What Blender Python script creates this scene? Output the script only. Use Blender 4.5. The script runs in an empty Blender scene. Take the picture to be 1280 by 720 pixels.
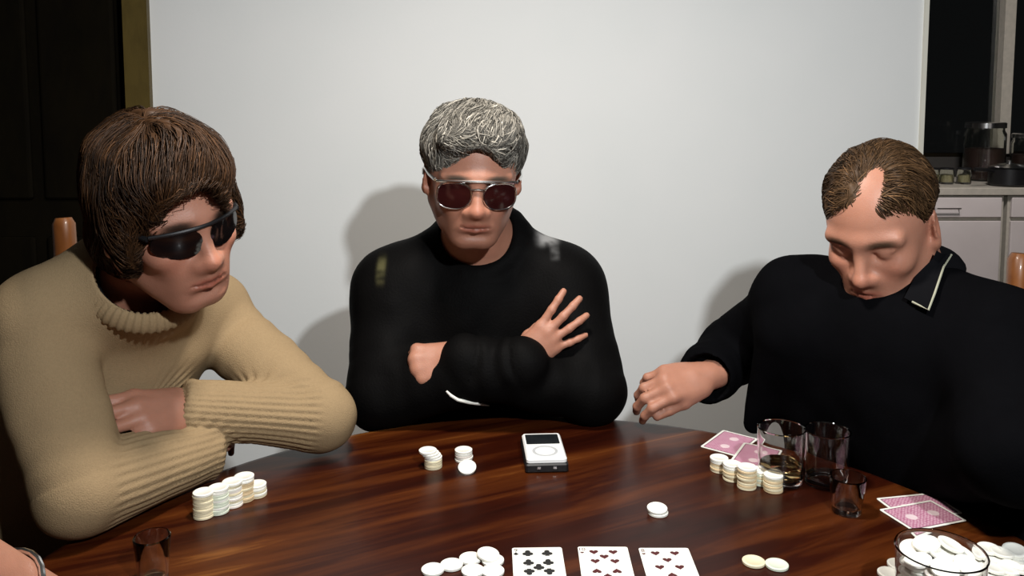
import bpy, math, random
import numpy as np
from mathutils import Vector, Matrix

random.seed(7)
rng = np.random.default_rng(11)
scene = bpy.context.scene
COL = scene.collection
TZ = 0.75                       # height of the table top
CAM_H = TZ + 0.545
PITCH = math.radians(5.0)
FPX = 1050.0
CY = 224.0                      # image row of the optical axis (the webcam frame is cropped below it)

# ------------------------------------------------------------------ camera
cam_d = bpy.data.cameras.new('camera')
cam_d.sensor_width = 36.0
cam_d.lens = FPX / 1280.0 * 36.0
cam_d.shift_y = -(360.0 - CY) / 1280.0
cam_d.clip_start = 0.02
cam = bpy.data.objects.new('camera', cam_d)
cam.location = (0, 0, CAM_H)
cam.rotation_euler = (math.radians(90) - PITCH, 0, 0)
COL.objects.link(cam)
scene.camera = cam

# ------------------------------------------------------------------ world, lights, exposure
world = bpy.data.worlds.new('night')
world.use_nodes = True
world.node_tree.nodes['Background'].inputs[0].default_value = (0.9, 0.95, 1.0, 1)
world.node_tree.nodes['Background'].inputs[1].default_value = 0.004
scene.world = world


def area_light(name, loc, target, power, size, color, shape='DISK', size_y=None):
    d = bpy.data.lights.new(name, 'AREA')
    d.energy = power
    d.shape = shape
    d.size = size
    if size_y:
        d.size_y = size_y
    d.color = color
    o = bpy.data.objects.new(name, d)
    o.location = loc
    o.rotation_euler = (Vector(target) - Vector(loc)).to_track_quat('-Z', 'Y').to_euler()
    COL.objects.link(o)
    return o


def point_light(name, loc, power, radius, color):
    d = bpy.data.lights.new(name, 'POINT')
    d.energy = power
    d.shadow_soft_size = radius
    d.color = color
    o = bpy.data.objects.new(name, d)
    o.location = loc
    COL.objects.link(o)
    return o


area_light('pendant_bulb', (-0.05, 1.00, TZ + 1.20), (-0.05, 1.00, 0), 17, 0.16, (1.0, 0.93, 0.85))
area_light('standing_lamp_bulb', (0.42, -0.10, TZ + 1.06), (0.0, 2.0, TZ + 0.50), 26, 0.06, (0.95, 0.98, 1.0))
area_light('kitchen_ceiling_bulb', (1.9, 3.0, 2.35), (2.2, 4.2, 0.6), 26, 0.3, (1.0, 0.92, 0.90))

scene.view_settings.view_transform = 'Standard'
scene.view_settings.look = 'None'
scene.view_settings.gamma = 1.0
scene.view_settings.use_curve_mapping = False
scene.view_settings.exposure = 0.0


# ------------------------------------------------------------------ helpers
def at(u, v, Y):
    """world point on the sight line of photo pixel (u, v) at distance Y along the room"""
    x = (u - 640) / FPX
    yc = (CY - v) / FPX
    y = math.cos(PITCH) + yc * math.sin(PITCH)
    z = -math.sin(PITCH) + yc * math.cos(PITCH)
    t = Y / y
    return np.array([x * t, Y, CAM_H + z * t])


def on_z(u, v, z=TZ):
    x = (u - 640) / FPX
    yc = (CY - v) / FPX
    y = math.cos(PITCH) + yc * math.sin(PITCH)
    dz = -math.sin(PITCH) + yc * math.cos(PITCH)
    t = (z - CAM_H) / dz
    return np.array([x * t, y * t, z])


def unit(v):
    v = np.asarray(v, float)
    return v / np.linalg.norm(v)


def tag(o, label=None, cat=None, group=None, kind=None):
    if label: o['label'] = label
    if cat: o['category'] = cat
    if group: o['group'] = group
    if kind: o['kind'] = kind
    return o


def empty(name, loc, rz=0.0):
    o = bpy.data.objects.new(name, None)
    o.location = loc
    o.rotation_euler = (0, 0, rz)
    o.empty_display_size = 0.05
    COL.objects.link(o)
    return o


def mesh_np(name, V, F, smooth=True, colors=None):
    """mesh from numpy verts and faces (F: (n,3|4) array or list of lists)"""
    me = bpy.data.meshes.new(name)
    if isinstance(F, np.ndarray):
        n, m = F.shape
        me.vertices.add(len(V))
        me.vertices.foreach_set('co', np.ascontiguousarray(V, np.float32).ravel())
        me.loops.add(n * m)
        me.loops.foreach_set('vertex_index', np.ascontiguousarray(F, np.int32).ravel())
        me.polygons.add(n)
        me.polygons.foreach_set('loop_start', np.arange(0, n * m, m, dtype=np.int32))
        me.polygons.foreach_set('loop_total', np.full(n, m, np.int32))
        me.update(calc_edges=True)
    else:
        me.from_pydata([tuple(map(float, v)) for v in V], [], F)
        me.update()
    if smooth:
        me.polygons.foreach_set('use_smooth', np.ones(len(me.polygons), bool))
    if colors is not None:
        at_ = me.color_attributes.new('Col', 'FLOAT_COLOR', 'POINT')
        c = np.ones((len(V), 4), np.float32)
        c[:, :3] = colors
        at_.data.foreach_set('color', c.ravel())
    return me


def root_loc(p):
    loc = Vector((0, 0, 0))
    while p is not None:
        loc += p.location
        p = p.parent
    return np.array(loc)


def link(name, me, mat, parent=None, loc=None):
    o = bpy.data.objects.new(name, me)
    if mat is not None and len(me.materials) == 0:
        me.materials.append(mat)
    COL.objects.link(o)
    if parent is not None:
        o.parent = parent
    if loc is not None:
        o.location = loc
    return o


def world_part(name, V, F, mat, parent, smooth=True, colors=None):
    """part whose verts are given in world space, under a root that is only translated"""
    V = np.asarray(V, float) - root_loc(parent) if parent is not None else np.asarray(V, float)
    return link(name, mesh_np(name, V, F, smooth, colors), mat, parent)


class MB:
    """collects simple solids into one mesh"""
    def __init__(s):
        s.v = []; s.f = []

    def add(s, V, F):
        b = len(s.v)
        s.v += [tuple(map(float, p)) for p in V]
        s.f += [[i + b for i in f] for f in F]
        return s

    def box(s, lo, hi, bev=0.0):
        (x0, y0, z0), (x1, y1, z1) = lo, hi
        if bev <= 0:
            V = [(x0, y0, z0), (x1, y0, z0), (x1, y1, z0), (x0, y1, z0), (x0, y0, z1), (x1, y0, z1), (x1, y1, z1), (x0, y1, z1)]
            F = [[3, 2, 1, 0], [4, 5, 6, 7], [0, 1, 5, 4], [1, 2, 6, 5], [2, 3, 7, 6], [3, 0, 4, 7]]
            return s.add(V, F)
        # bevelled box: rounded in plan, chamfered top and bottom
        b = bev
        def ring(z, ins):
            pts = []
            for cx, cy, a0 in ((x1 - b, y1 - b, 0), (x0 + b, y1 - b, 90), (x0 + b, y0 + b, 180), (x1 - b, y0 + b, 270)):
                for k in range(4):
                    a = math.radians(a0 + 30 * k)
                    pts.append((cx + (b - ins) * math.cos(a), cy + (b - ins) * math.sin(a), z))
            return pts
        c = min(b, (z1 - z0) / 2) * 0.5
        rings = [ring(z0, c), ring(z0 + c, 0), ring(z1 - c, 0), ring(z1, c)]
        V = sum(rings, [])
        n = 16
        F = [list(range(n))[::-1], list(range(3 * n, 4 * n))]
        for r in range(3):
            for i in range(n):
                j = (i + 1) % n
                F.append([r * n + i, r * n + j, (r + 1) * n + j, (r + 1) * n + i])
        return s.add(V, F)

    def lathe(s, prof, seg=32, c=(0, 0, 0)):
        """prof: list of (r, z); closed on the axis where r == 0"""
        V = []; rows = []
        for r, z in prof:
            if r <= 1e-9:
                rows.append([len(V)] * seg); V.append((c[0], c[1], c[2] + z))
            else:
                rows.append(list(range(len(V), len(V) + seg)))
                V += [(c[0] + r * math.cos(2 * math.pi * i / seg), c[1] + r * math.sin(2 * math.pi * i / seg), c[2] + z) for i in range(seg)]
        F = []
        for a, b in zip(rows[:-1], rows[1:]):
            for i in range(seg):
                j = (i + 1) % seg
                q = [a[i], a[j], b[j], b[i]]
                q = [x for k, x in enumerate(q) if x not in q[:k]]
                if len(q) > 2: F.append(q)
        return s.add(V, F)

    def tube(s, pts, rad, seg=8, closed=False, flat=None):
        pts = [np.asarray(p, float) for p in pts]
        n = len(pts)
        if not hasattr(rad, '__len__'): rad = [rad] * n
        V = []; ref = None
        for i, p in enumerate(pts):
            if closed: d = pts[(i + 1) % n] - pts[i - 1]
            else: d = pts[min(i + 1, n - 1)] - pts[max(i - 1, 0)]
            d = unit(d)
            if ref is None:
                ref = np.array([0, 0, 1.0]) if abs(d[2]) < 0.9 else np.array([1.0, 0, 0])
            a = unit(np.cross(d, ref)); b = np.cross(a, d); ref = b
            for k in range(seg):
                t = 2 * math.pi * k / seg
                V.append(p + rad[i] * (math.cos(t) * a + math.sin(t) * b * (flat or 1.0)))
        F = []
        for i in range(n if closed else n - 1):
            j = (i + 1) % n
            for k in range(seg):
                l = (k + 1) % seg
                F.append([i * seg + k, i * seg + l, j * seg + l, j * seg + k])
        if not closed:
            F.append(list(range(seg))[::-1]); F.append(list(range((n - 1) * seg, n * seg)))
        return s.add(V, F)

    def plate(s, outline, z0, z1):
        n = len(outline)
        V = [(x, y, z0) for x, y in outline] + [(x, y, z1) for x, y in outline]
        F = [list(range(n))[::-1], list(range(n, 2 * n))]
        for i in range(n):
            j = (i + 1) % n
            F.append([i, j, n + j, n + i])
        return s.add(V, F)

    def mesh(s, name, smooth=False):
        me = bpy.data.meshes.new(name)
        me.from_pydata(s.v, [], s.f)
        me.update()
        import bmesh
        bm = bmesh.new(); bm.from_mesh(me)
        bmesh.ops.recalc_face_normals(bm, faces=bm.faces)
        bm.to_mesh(me); bm.free()
        if smooth:
            me.polygons.foreach_set('use_smooth', np.ones(len(me.polygons), bool))
            try:
                me.set_sharp_from_angle(angle=math.radians(40))
            except Exception:
                pass
        return me

    def build(s, name, mat, parent=None, smooth=False, loc=None):
        return link(name, s.mesh(name, smooth), mat, parent, loc)

    def build_w(s, name, mat, parent, smooth=True):
        o = root_loc(parent) if parent is not None else np.zeros(3)
        s.v = [tuple(np.asarray(p) - o) for p in s.v]
        return link(name, s.mesh(name, smooth), mat, parent)


# ------------------------------------------------------------------ materials
def newmat(name):
    m = bpy.data.materials.new(name)
    m.use_nodes = True
    nt = m.node_tree
    return m, nt, nt.nodes['Principled BSDF']


def N(nt, typ, **kw):
    n = nt.nodes.new(typ)
    for k, v in kw.items():
        if k.startswith('i_'):
            n.inputs[k[2:]].default_value = v
        else:
            setattr(n, k, v)
    return n


def noisy(name, c1, c2, scale=20, rough=0.6, bump=0.0, bscale=None, metallic=0.0, spec=0.5, stretch=None, coat=0.0, detail=4.0, sheen=0.0):
    m, nt, b = newmat(name)
    tc = N(nt, 'ShaderNodeTexCoord')
    vec = tc.outputs['Object']
    if stretch:
        mp = N(nt, 'ShaderNodeMapping'); mp.inputs['Scale'].default_value = stretch
        nt.links.new(vec, mp.inputs[0]); vec = mp.outputs[0]
    nz = N(nt, 'ShaderNodeTexNoise'); nz.inputs['Scale'].default_value = scale; nz.inputs['Detail'].default_value = detail
    nt.links.new(vec, nz.inputs['Vector'])
    cr = N(nt, 'ShaderNodeValToRGB')
    cr.color_ramp.elements[0].position = 0.3; cr.color_ramp.elements[1].position = 0.7
    cr.color_ramp.elements[0].color = (*c1, 1); cr.color_ramp.elements[1].color = (*c2, 1)
    nt.links.new(nz.outputs['Fac'], cr.inputs[0]); nt.links.new(cr.outputs[0], b.inputs['Base Color'])
    b.inputs['Roughness'].default_value = rough; b.inputs['Metallic'].default_value = metallic
    b.inputs['Specular IOR Level'].default_value = spec
    b.inputs['Coat Weight'].default_value = coat
    if sheen: b.inputs['Sheen Weight'].default_value = sheen
    if bump:
        n2 = N(nt, 'ShaderNodeTexNoise'); n2.inputs['Scale'].default_value = bscale or scale * 3; n2.inputs['Detail'].default_value = 3
        nt.links.new(vec, n2.inputs['Vector'])
        bp = N(nt, 'ShaderNodeBump'); bp.inputs['Strength'].default_value = bump; bp.inputs['Distance'].default_value = 0.004
        nt.links.new(n2.outputs['Fac'], bp.inputs['Height']); nt.links.new(bp.outputs[0], b.inputs['Normal'])
    return m


def attr_mat(name, rough=0.5, spec=0.4, bump=0.0, bscale=250.0, sss=0.0, var=0.15, vscale=60.0, stretch=None):
    """base colour from the painted vertex colour, slightly mottled"""
    m, nt, b = newmat(name)
    a = N(nt, 'ShaderNodeAttribute', attribute_name='Col')
    tc = N(nt, 'ShaderNodeTexCoord')
    nz = N(nt, 'ShaderNodeTexNoise'); nz.inputs['Scale'].default_value = vscale; nz.inputs['Detail'].default_value = 4
    nt.links.new(tc.outputs['Object'], nz.inputs['Vector'])
    mr = N(nt, 'ShaderNodeMapRange'); mr.inputs['To Min'].default_value = 1 - var; mr.inputs['To Max'].default_value = 1 + var
    nt.links.new(nz.outputs['Fac'], mr.inputs['Value'])
    mx = N(nt, 'ShaderNodeVectorMath', operation='SCALE')
    nt.links.new(a.outputs['Color'], mx.inputs[0]); nt.links.new(mr.outputs[0], mx.inputs['Scale'])
    nt.links.new(mx.outputs[0], b.inputs['Base Color'])
    b.inputs['Roughness'].default_value = rough; b.inputs['Specular IOR Level'].default_value = spec
    if sss:
        b.inputs['Subsurface Weight'].default_value = sss
        b.inputs['Subsurface Radius'].default_value = (0.012, 0.004, 0.002)
        b.inputs['Subsurface Scale'].default_value = 1.0
    if bump:
        n2 = N(nt, 'ShaderNodeTexNoise'); n2.inputs['Scale'].default_value = bscale; n2.inputs['Detail'].default_value = 2
        nt.links.new(tc.outputs['Object'], n2.inputs['Vector'])
        bp = N(nt, 'ShaderNodeBump'); bp.inputs['Strength'].default_value = bump; bp.inputs['Distance'].default_value = 0.002
        nt.links.new(n2.outputs['Fac'], bp.inputs['Height']); nt.links.new(bp.outputs[0], b.inputs['Normal'])
    return m


def glass_mat(name, color=(1, 1, 1), rough=0.0, ior=1.45):
    m, nt, b = newmat(name)
    b.inputs['Base Color'].default_value = (*color, 1)
    b.inputs['Transmission Weight'].default_value = 1.0
    b.inputs['IOR'].default_value = ior
    tc = N(nt, 'ShaderNodeTexCoord')
    nz = N(nt, 'ShaderNodeTexNoise'); nz.inputs['Scale'].default_value = 30
    nt.links.new(tc.outputs['Object'], nz.inputs['Vector'])
    mr = N(nt, 'ShaderNodeMapRange'); mr.inputs['To Min'].default_value = rough; mr.inputs['To Max'].default_value = rough + 0.03
    nt.links.new(nz.outputs['Fac'], mr.inputs['Value']); nt.links.new(mr.outputs[0], b.inputs['Roughness'])
    return m


def wood_mat(name, cols, angle=0.0, scale=1.0, rough=0.3, coat=0.3, spec=0.4):
    m, nt, b = newmat(name)
    tc = N(nt, 'ShaderNodeTexCoord')
    rot = N(nt, 'ShaderNodeMapping'); rot.inputs['Rotation'].default_value = (0, 0, -angle)
    nt.links.new(tc.outputs['Object'], rot.inputs[0])
    mp = N(nt, 'ShaderNodeMapping'); mp.inputs['Scale'].default_value = (2.2 * scale, 26 * scale, 8 * scale)
    nt.links.new(rot.outputs[0], mp.inputs[0])
    nz = N(nt, 'ShaderNodeTexNoise'); nz.inputs['Scale'].default_value = 1.0; nz.inputs['Detail'].default_value = 7; nz.inputs['Roughness'].default_value = 0.62; nz.inputs['Distortion'].default_value = 0.7
    nt.links.new(mp.outputs[0], nz.inputs['Vector'])
    mp2 = N(nt, 'ShaderNodeMapping'); mp2.inputs['Scale'].default_value = (0.8 * scale, 6.5 * scale, 3 * scale)
    nt.links.new(rot.outputs[0], mp2.inputs[0])
    nz2 = N(nt, 'ShaderNodeTexNoise'); nz2.inputs['Scale'].default_value = 1.0; nz2.inputs['Detail'].default_value = 3; nz2.inputs['Distortion'].default_value = 0.5
    nt.links.new(mp2.outputs[0], nz2.inputs['Vector'])
    ad = N(nt, 'ShaderNodeMath', operation='MULTIPLY_ADD')
    nt.links.new(nz2.outputs['Fac'], ad.inputs[0]); ad.inputs[1].default_value = 0.9
    hf = N(nt, 'ShaderNodeMath', operation='MULTIPLY'); nt.links.new(nz.outputs['Fac'], hf.inputs[0]); hf.inputs[1].default_value = 0.75
    nt.links.new(hf.outputs[0], ad.inputs[2])
    cr = N(nt, 'ShaderNodeValToRGB')
    el = cr.color_ramp.elements
    el[0].position = cols[0][0]; el[0].color = (*cols[0][1], 1)
    el[1].position = cols[-1][0]; el[1].color = (*cols[-1][1], 1)
    for p, c in cols[1:-1]:
        e = el.new(p); e.color = (*c, 1)
    nt.links.new(ad.outputs[0], cr.inputs[0])
    nt.links.new(cr.outputs[0], b.inputs['Base Color'])
    b.inputs['Roughness'].default_value = rough
    b.inputs['Specular IOR Level'].default_value = spec
    b.inputs['Coat Weight'].default_value = coat; b.inputs['Coat Roughness'].default_value = 0.12
    bp = N(nt, 'ShaderNodeBump'); bp.inputs['Strength'].default_value = 0.12; bp.inputs['Distance'].default_value = 0.001
    nt.links.new(nz.outputs['Fac'], bp.inputs['Height']); nt.links.new(bp.outputs[0], b.inputs['Normal'])
    return m


M = {}
M['wall'] = noisy('wall_paint', (0.80, 0.82, 0.81), (0.84, 0.85, 0.84), 3, 0.75, 0.05, 120)
M['trim_white'] = noisy('trim_white', (0.78, 0.76, 0.66), (0.82, 0.80, 0.70), 8, 0.5)
M['trim_wood'] = wood_mat('trim_wood', [(0.4, (0.060, 0.040, 0.008)), (0.9, (0.105, 0.072, 0.016))], math.radians(90), 2, 0.5, 0.1)
M['dark_door'] = wood_mat('dark_door', [(0.4, (0.0022, 0.0014, 0.0007)), (0.95, (0.006, 0.0042, 0.0014))], math.radians(90), 1.5, 0.8, 0.0, 0.08)
M['floor'] = wood_mat('floor_wood', [(0.4, (0.03, 0.015, 0.007)), (0.9, (0.08, 0.045, 0.02))], 0, 0.7, 0.5, 0.0)
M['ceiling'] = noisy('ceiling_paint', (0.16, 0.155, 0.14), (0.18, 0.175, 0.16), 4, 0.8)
M['table'] = wood_mat('table_mahogany', [(0.56, (0.0085, 0.0012, 0.0006)), (0.76, (0.025, 0.0038, 0.0011)), (0.92, (0.075, 0.018, 0.0035)), (1.06, (0.16, 0.055, 0.011))], math.radians(27), 1.0, 0.34, 0.06, 0.16)
M['chair'] = wood_mat('chair_wood', [(0.45, (0.15, 0.045, 0.010)), (0.95, (0.30, 0.11, 0.03))], math.radians(90), 2.0, 0.4, 0.2)
M['chip'] = noisy('chip_white', (0.80, 0.79, 0.72), (0.86, 0.85, 0.78), 60, 0.45)
M['chip_cream'] = noisy('chip_cream', (0.70, 0.62, 0.42), (0.76, 0.68, 0.48), 60, 0.45)
M['chip_green'] = noisy('chip_greenish', (0.62, 0.68, 0.56), (0.68, 0.73, 0.6), 60, 0.45)
M['chip_pink'] = noisy('chip_pinkish', (0.80, 0.72, 0.66), (0.84, 0.78, 0.70), 60, 0.45)
M['chip_tan'] = noisy('chip_tan', (0.62, 0.47, 0.28), (0.68, 0.53, 0.32), 60, 0.45)
M['card'] = noisy('card_stock', (0.80, 0.80, 0.74), (0.84, 0.84, 0.78), 40, 0.4)
M['ink_black'] = noisy('ink_black', (0.008, 0.008, 0.008), (0.014, 0.014, 0.014), 40, 0.5)
M['ink_red'] = noisy('ink_red', (0.055, 0.004, 0.006), (0.08, 0.006, 0.008), 40, 0.5)
M['glass'] = glass_mat('clear_glass')
M['water'] = glass_mat('amber_drink', (0.85, 0.62, 0.3), 0.0, 1.33)
M['white_plastic'] = noisy('white_plastic', (0.82, 0.83, 0.82), (0.85, 0.86, 0.85), 30, 0.25)
M['grey_plastic'] = noisy('grey_plastic', (0.45, 0.47, 0.48), (0.5, 0.52, 0.53), 30, 0.35)
M['black_plastic'] = noisy('black_plastic', (0.006, 0.006, 0.007), (0.01, 0.01, 0.011), 30, 0.4)
M['screen'] = noisy('dark_screen', (0.008, 0.01, 0.012), (0.014, 0.016, 0.018), 30, 0.25)
M['chrome'] = noisy('polished_metal', (0.75, 0.75, 0.74), (0.8, 0.8, 0.79), 30, 0.2, metallic=1.0)
M['cabinet'] = noisy('cabinet_white', (0.62, 0.57, 0.55), (0.68, 0.63, 0.61), 6, 0.5)
M['worktop'] = noisy('worktop', (0.42, 0.40, 0.34), (0.50, 0.47, 0.40), 40, 0.4)
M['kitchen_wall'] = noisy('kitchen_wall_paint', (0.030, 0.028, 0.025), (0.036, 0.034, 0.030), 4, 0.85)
M['jar_glass'] = glass_mat('jar_glass', (0.95, 0.97, 0.93))
M['coffee'] = noisy('jar_contents', (0.012, 0.003, 0.0015), (0.03, 0.009, 0.004), 120, 0.7)
M['olive'] = noisy('jar_label', (0.28, 0.25, 0.13), (0.36, 0.32, 0.19), 40, 0.6)
M['lens'] = noisy('sunglass_lens', (0.004, 0.003, 0.003), (0.006, 0.004, 0.004), 20, 0.08, spec=0.5)
M['lens_brown'] = noisy('sunglass_lens_brown', (0.020, 0.004, 0.004), (0.030, 0.006, 0.006), 20, 0.12, spec=0.5)
M['trousers'] = noisy('dark_trousers', (0.004, 0.004, 0.005), (0.005, 0.005, 0.006), 40, 0.9, spec=0.04)
M['shoe'] = noisy('black_shoe', (0.006, 0.006, 0.006), (0.01, 0.01, 0.01), 40, 0.5)

# ------------------------------------------------------------------ the setting
def struct(name, mb, mat, parent=None, smooth=False):
    o = mb.build(name, mat, parent, smooth)
    if parent is None:
        o['kind'] = 'structure'
    return o


WY = 2.15
struct('floor', MB().box((-2.6, -1.6, -0.05), (4.6, 5.2, 0.0)), M['floor'])
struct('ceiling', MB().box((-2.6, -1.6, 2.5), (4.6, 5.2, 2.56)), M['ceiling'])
struct('wall_back', MB().box((-0.915, WY, 0), (1.040, WY + 0.12, 2.5)).box((-2.6, WY, 2.12), (-0.915, WY + 0.12, 2.5)).box((1.040, WY, 2.12), (2.6, WY + 0.12, 2.5))
       .box((-2.6, WY, 0), (-2.02, WY + 0.12, 2.12)).box((2.1, WY, 0), (2.6, WY + 0.12, 2.12)), M['wall'])
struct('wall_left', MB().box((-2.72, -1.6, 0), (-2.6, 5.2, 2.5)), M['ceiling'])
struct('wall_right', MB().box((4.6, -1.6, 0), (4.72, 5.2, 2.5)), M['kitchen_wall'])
struct('baseboard_back', MB().box((-0.915, WY - 0.014, 0), (1.040, WY, 0.10)), M['trim_white'])
# door casing on the left, stained olive brown, with the dark door closed behind it
struct('trim_1', MB().box((-0.977, WY - 0.018, 0), (-0.915, WY + 0.12, 2.12)), M['trim_wood'])
struct('trim_2', MB().box((1.040, WY - 0.008, 0), (1.050, WY + 0.125, 2.12)), M['trim_white'])
d = struct('door_1', MB().box((-1.985, WY + 0.06, 0.01), (-0.979, WY + 0.10, 2.11)), M['dark_door'])
for k, (x0, x1) in enumerate([(-1.92, -1.72), (-1.69, -1.49), (-1.46, -1.26), (-1.23, -1.03)]):
    for z0, z1 in ((0.15, 0.95), (1.05, 2.0)):
        MB().box((x0, WY + 0.045, z0), (x1, WY + 0.061, z1), 0.01).build('panel', M['dark_door'], d)

# kitchen behind the right-hand opening
KY = 4.85
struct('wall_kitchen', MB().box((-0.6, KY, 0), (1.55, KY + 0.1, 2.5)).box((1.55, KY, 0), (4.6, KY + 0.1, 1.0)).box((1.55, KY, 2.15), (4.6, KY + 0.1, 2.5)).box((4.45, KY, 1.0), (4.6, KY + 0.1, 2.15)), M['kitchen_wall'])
w = struct('window_1', MB().box((1.55, KY + 0.01, 0.98), (4.45, KY + 0.09, 1.02)).box((1.55, KY + 0.01, 2.11), (4.45, KY + 0.09, 2.15))
           .box((1.55, KY + 0.01, 1.02), (1.60, KY + 0.09, 2.11)).box((4.40, KY + 0.01, 1.02), (4.45, KY + 0.09, 2.11)), M['dark_door'])
MB().box((2.80, KY - 0.02, 1.02), (2.862, KY + 0.07, 2.11)).build('mullion', M['worktop'], w)
for x0, x1 in ((1.60, 2.80), (2.862, 4.40)):
    MB().box((x0, KY + 0.04, 1.02), (x1, KY + 0.046, 2.11)).build('pane', M['jar_glass'], w)


def cabinet(x0, x1, label):
    r = empty('base_cabinet', ((x0 + x1) / 2, 4.5, 0))
    tag(r, label, 'cabinet', None)
    h = (x1 - x0) / 2
    MB().box((-h, -0.28, 0.10), (h, 0.3, 0.845)).box((-h + 0.01, -0.22, 0.0), (h - 0.01, 0.3, 0.10)).build('body', M['worktop'], r)
    dr = MB().box((-h + 0.012, -0.30, 0.735), (h - 0.018, -0.281, 0.835), 0.004).build('drawer', M['cabinet'], r)
    MB().tube([(-0.06, -0.301, 0.782), (-0.06, -0.325, 0.782), (0.06, -0.325, 0.782), (0.06, -0.301, 0.782)], 0.004).build('handle', M['chrome'], dr)
    do = MB().box((-h + 0.012, -0.30, 0.115), (h - 0.018, -0.281, 0.715), 0.004).build('cabinet_door', M['cabinet'], r)
    MB().tube([(h - 0.07, -0.301, 0.18), (h - 0.07, -0.325, 0.18), (h - 0.07, -0.325, 0.30), (h - 0.07, -0.301, 0.30)], 0.004).build('handle', M['chrome'], do)
    return r


cabinet(1.28, 1.885, 'white kitchen base cabinet mostly hidden behind the white wall')
cabinet(1.890, 2.485, 'white kitchen base cabinet with drawer behind the bowed man\'s head')
cabinet(2.505, 3.10, 'white kitchen base cabinet cut by the right edge of the picture')
tag(MB().box((1.28, 4.19, 0.847), (3.10, 4.849, 0.885), 0.006).build('worktop', M['worktop']), 'pale kitchen worktop lying across the white base cabinets', 'worktop')


def jar(name, u, Y, r, h, label, lid, fill, group=None):
    c = at(u, 200, Y)
    t = empty(name, (c[0], Y, 0.8855))
    tag(t, label, 'jar', group)
    MB().lathe([(0, 0), (r * 0.92, 0), (r, 0.008), (r, h * 0.8), (r * 0.9, h * 0.86), (r * 0.9, h * 0.92), (r * 0.86, h * 0.92), (r * 0.86, h * 0.85), (r - 0.004, h * 0.78), (r - 0.004, 0.01), (0, 0.008)], 28).build('glass_body', M['jar_glass'], t, True)
    MB().lathe([(0, 0.011), (r - 0.006, 0.011), (r - 0.006, h * 0.55), (0, h * 0.57)], 24).build('contents', fill, t, True)
    MB().lathe([(0, h * 0.9), (r * 0.98, h * 0.9), (r * 0.98, h * 0.985), (r * 0.9, h), (0, h)], 28).build('lid', lid, t, True)
    return t


jar('storage_jar', 1230, 4.62, 0.105, 0.32, 'large glass storage jar with metal lid on kitchen worktop', M['chrome'], M['coffee'])
jar('storage_jar', 1285, 4.60, 0.085, 0.26, 'glass storage jar with metal lid at the right picture edge', M['chrome'], M['coffee'])
for k, u in enumerate((1166, 1184, 1206)):
    jar('spice_jar', u, 4.40, 0.036, 0.085, ['small olive spice jar nearest the white wall', 'middle one of the three small olive spice jars', 'small olive spice jar next to the large storage jar'][k], M['black_plastic'], M['olive'], 'small jars on the worktop')
c = at(1262, 200, 4.30)
t = empty('saucepan', (c[0], 4.30, 0.8855))
tag(t, 'dark saucepan on kitchen worktop before the large storage jars', 'saucepan')
MB().lathe([(0, 0), (0.085, 0), (0.095, 0.01), (0.095, 0.09), (0.099, 0.092), (0.091, 0.092), (0.091, 0.01), (0, 0.006)], 28).build('pan', M['black_plastic'], t, True)
MB().tube([(-0.09, -0.02, 0.075), (-0.15, -0.05, 0.085), (-0.22, -0.08, 0.09)], [0.008, 0.01, 0.01]).build('handle', M['black_plastic'], t, True)
MB().lathe([(0, 0.098), (0.09, 0.093), (0.094, 0.097), (0.05, 0.112), (0.012, 0.116), (0.012, 0.13), (0, 0.132)], 28).build('lid', M['chrome'], t, True)

# ------------------------------------------------------------------ the table
TC = np.array([0.045, 0.80]); TR = 0.645
tb = empty('round_table', (TC[0], TC[1], 0))
tag(tb, 'round polished mahogany table the three men sit around', 'table')
MB().lathe([(0, TZ - 0.030), (TR - 0.02, TZ - 0.030), (TR - 0.006, TZ - 0.026), (TR, TZ - 0.016), (TR - 0.001, TZ - 0.008), (TR - 0.008, TZ - 0.001), (TR - 0.016, TZ), (0, TZ)], 96).build('tabletop', M['table'], tb, True)
MB().lathe([(TR - 0.12, TZ - 0.10), (TR - 0.10, TZ - 0.10), (TR - 0.10, TZ - 0.031), (TR - 0.12, TZ - 0.031), (TR - 0.12, TZ - 0.10)], 64).build('apron', M['table'], tb, True)
MB().lathe([(0, 0.08), (0.09, 0.08), (0.095, 0.12), (0.05, 0.20), (0.045, 0.30), (0.075, 0.42), (0.05, 0.55), (0.06, 0.66), (0.14, TZ - 0.032), (0, TZ - 0.032)], 32).build('pedestal', M['table'], tb, True)
for k in range(4):
    a = math.radians(45 + 90 * k)
    dx, dy = math.cos(a), math.sin(a)
    MB().tube([(0.05 * dx, 0.05 * dy, 0.17), (0.16 * dx, 0.16 * dy, 0.15), (0.28 * dx, 0.28 * dy, 0.08), (0.38 * dx, 0.38 * dy, 0.027)], [0.04, 0.036, 0.03, 0.026], 10).build('foot', M['table'], tb, True)


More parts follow.
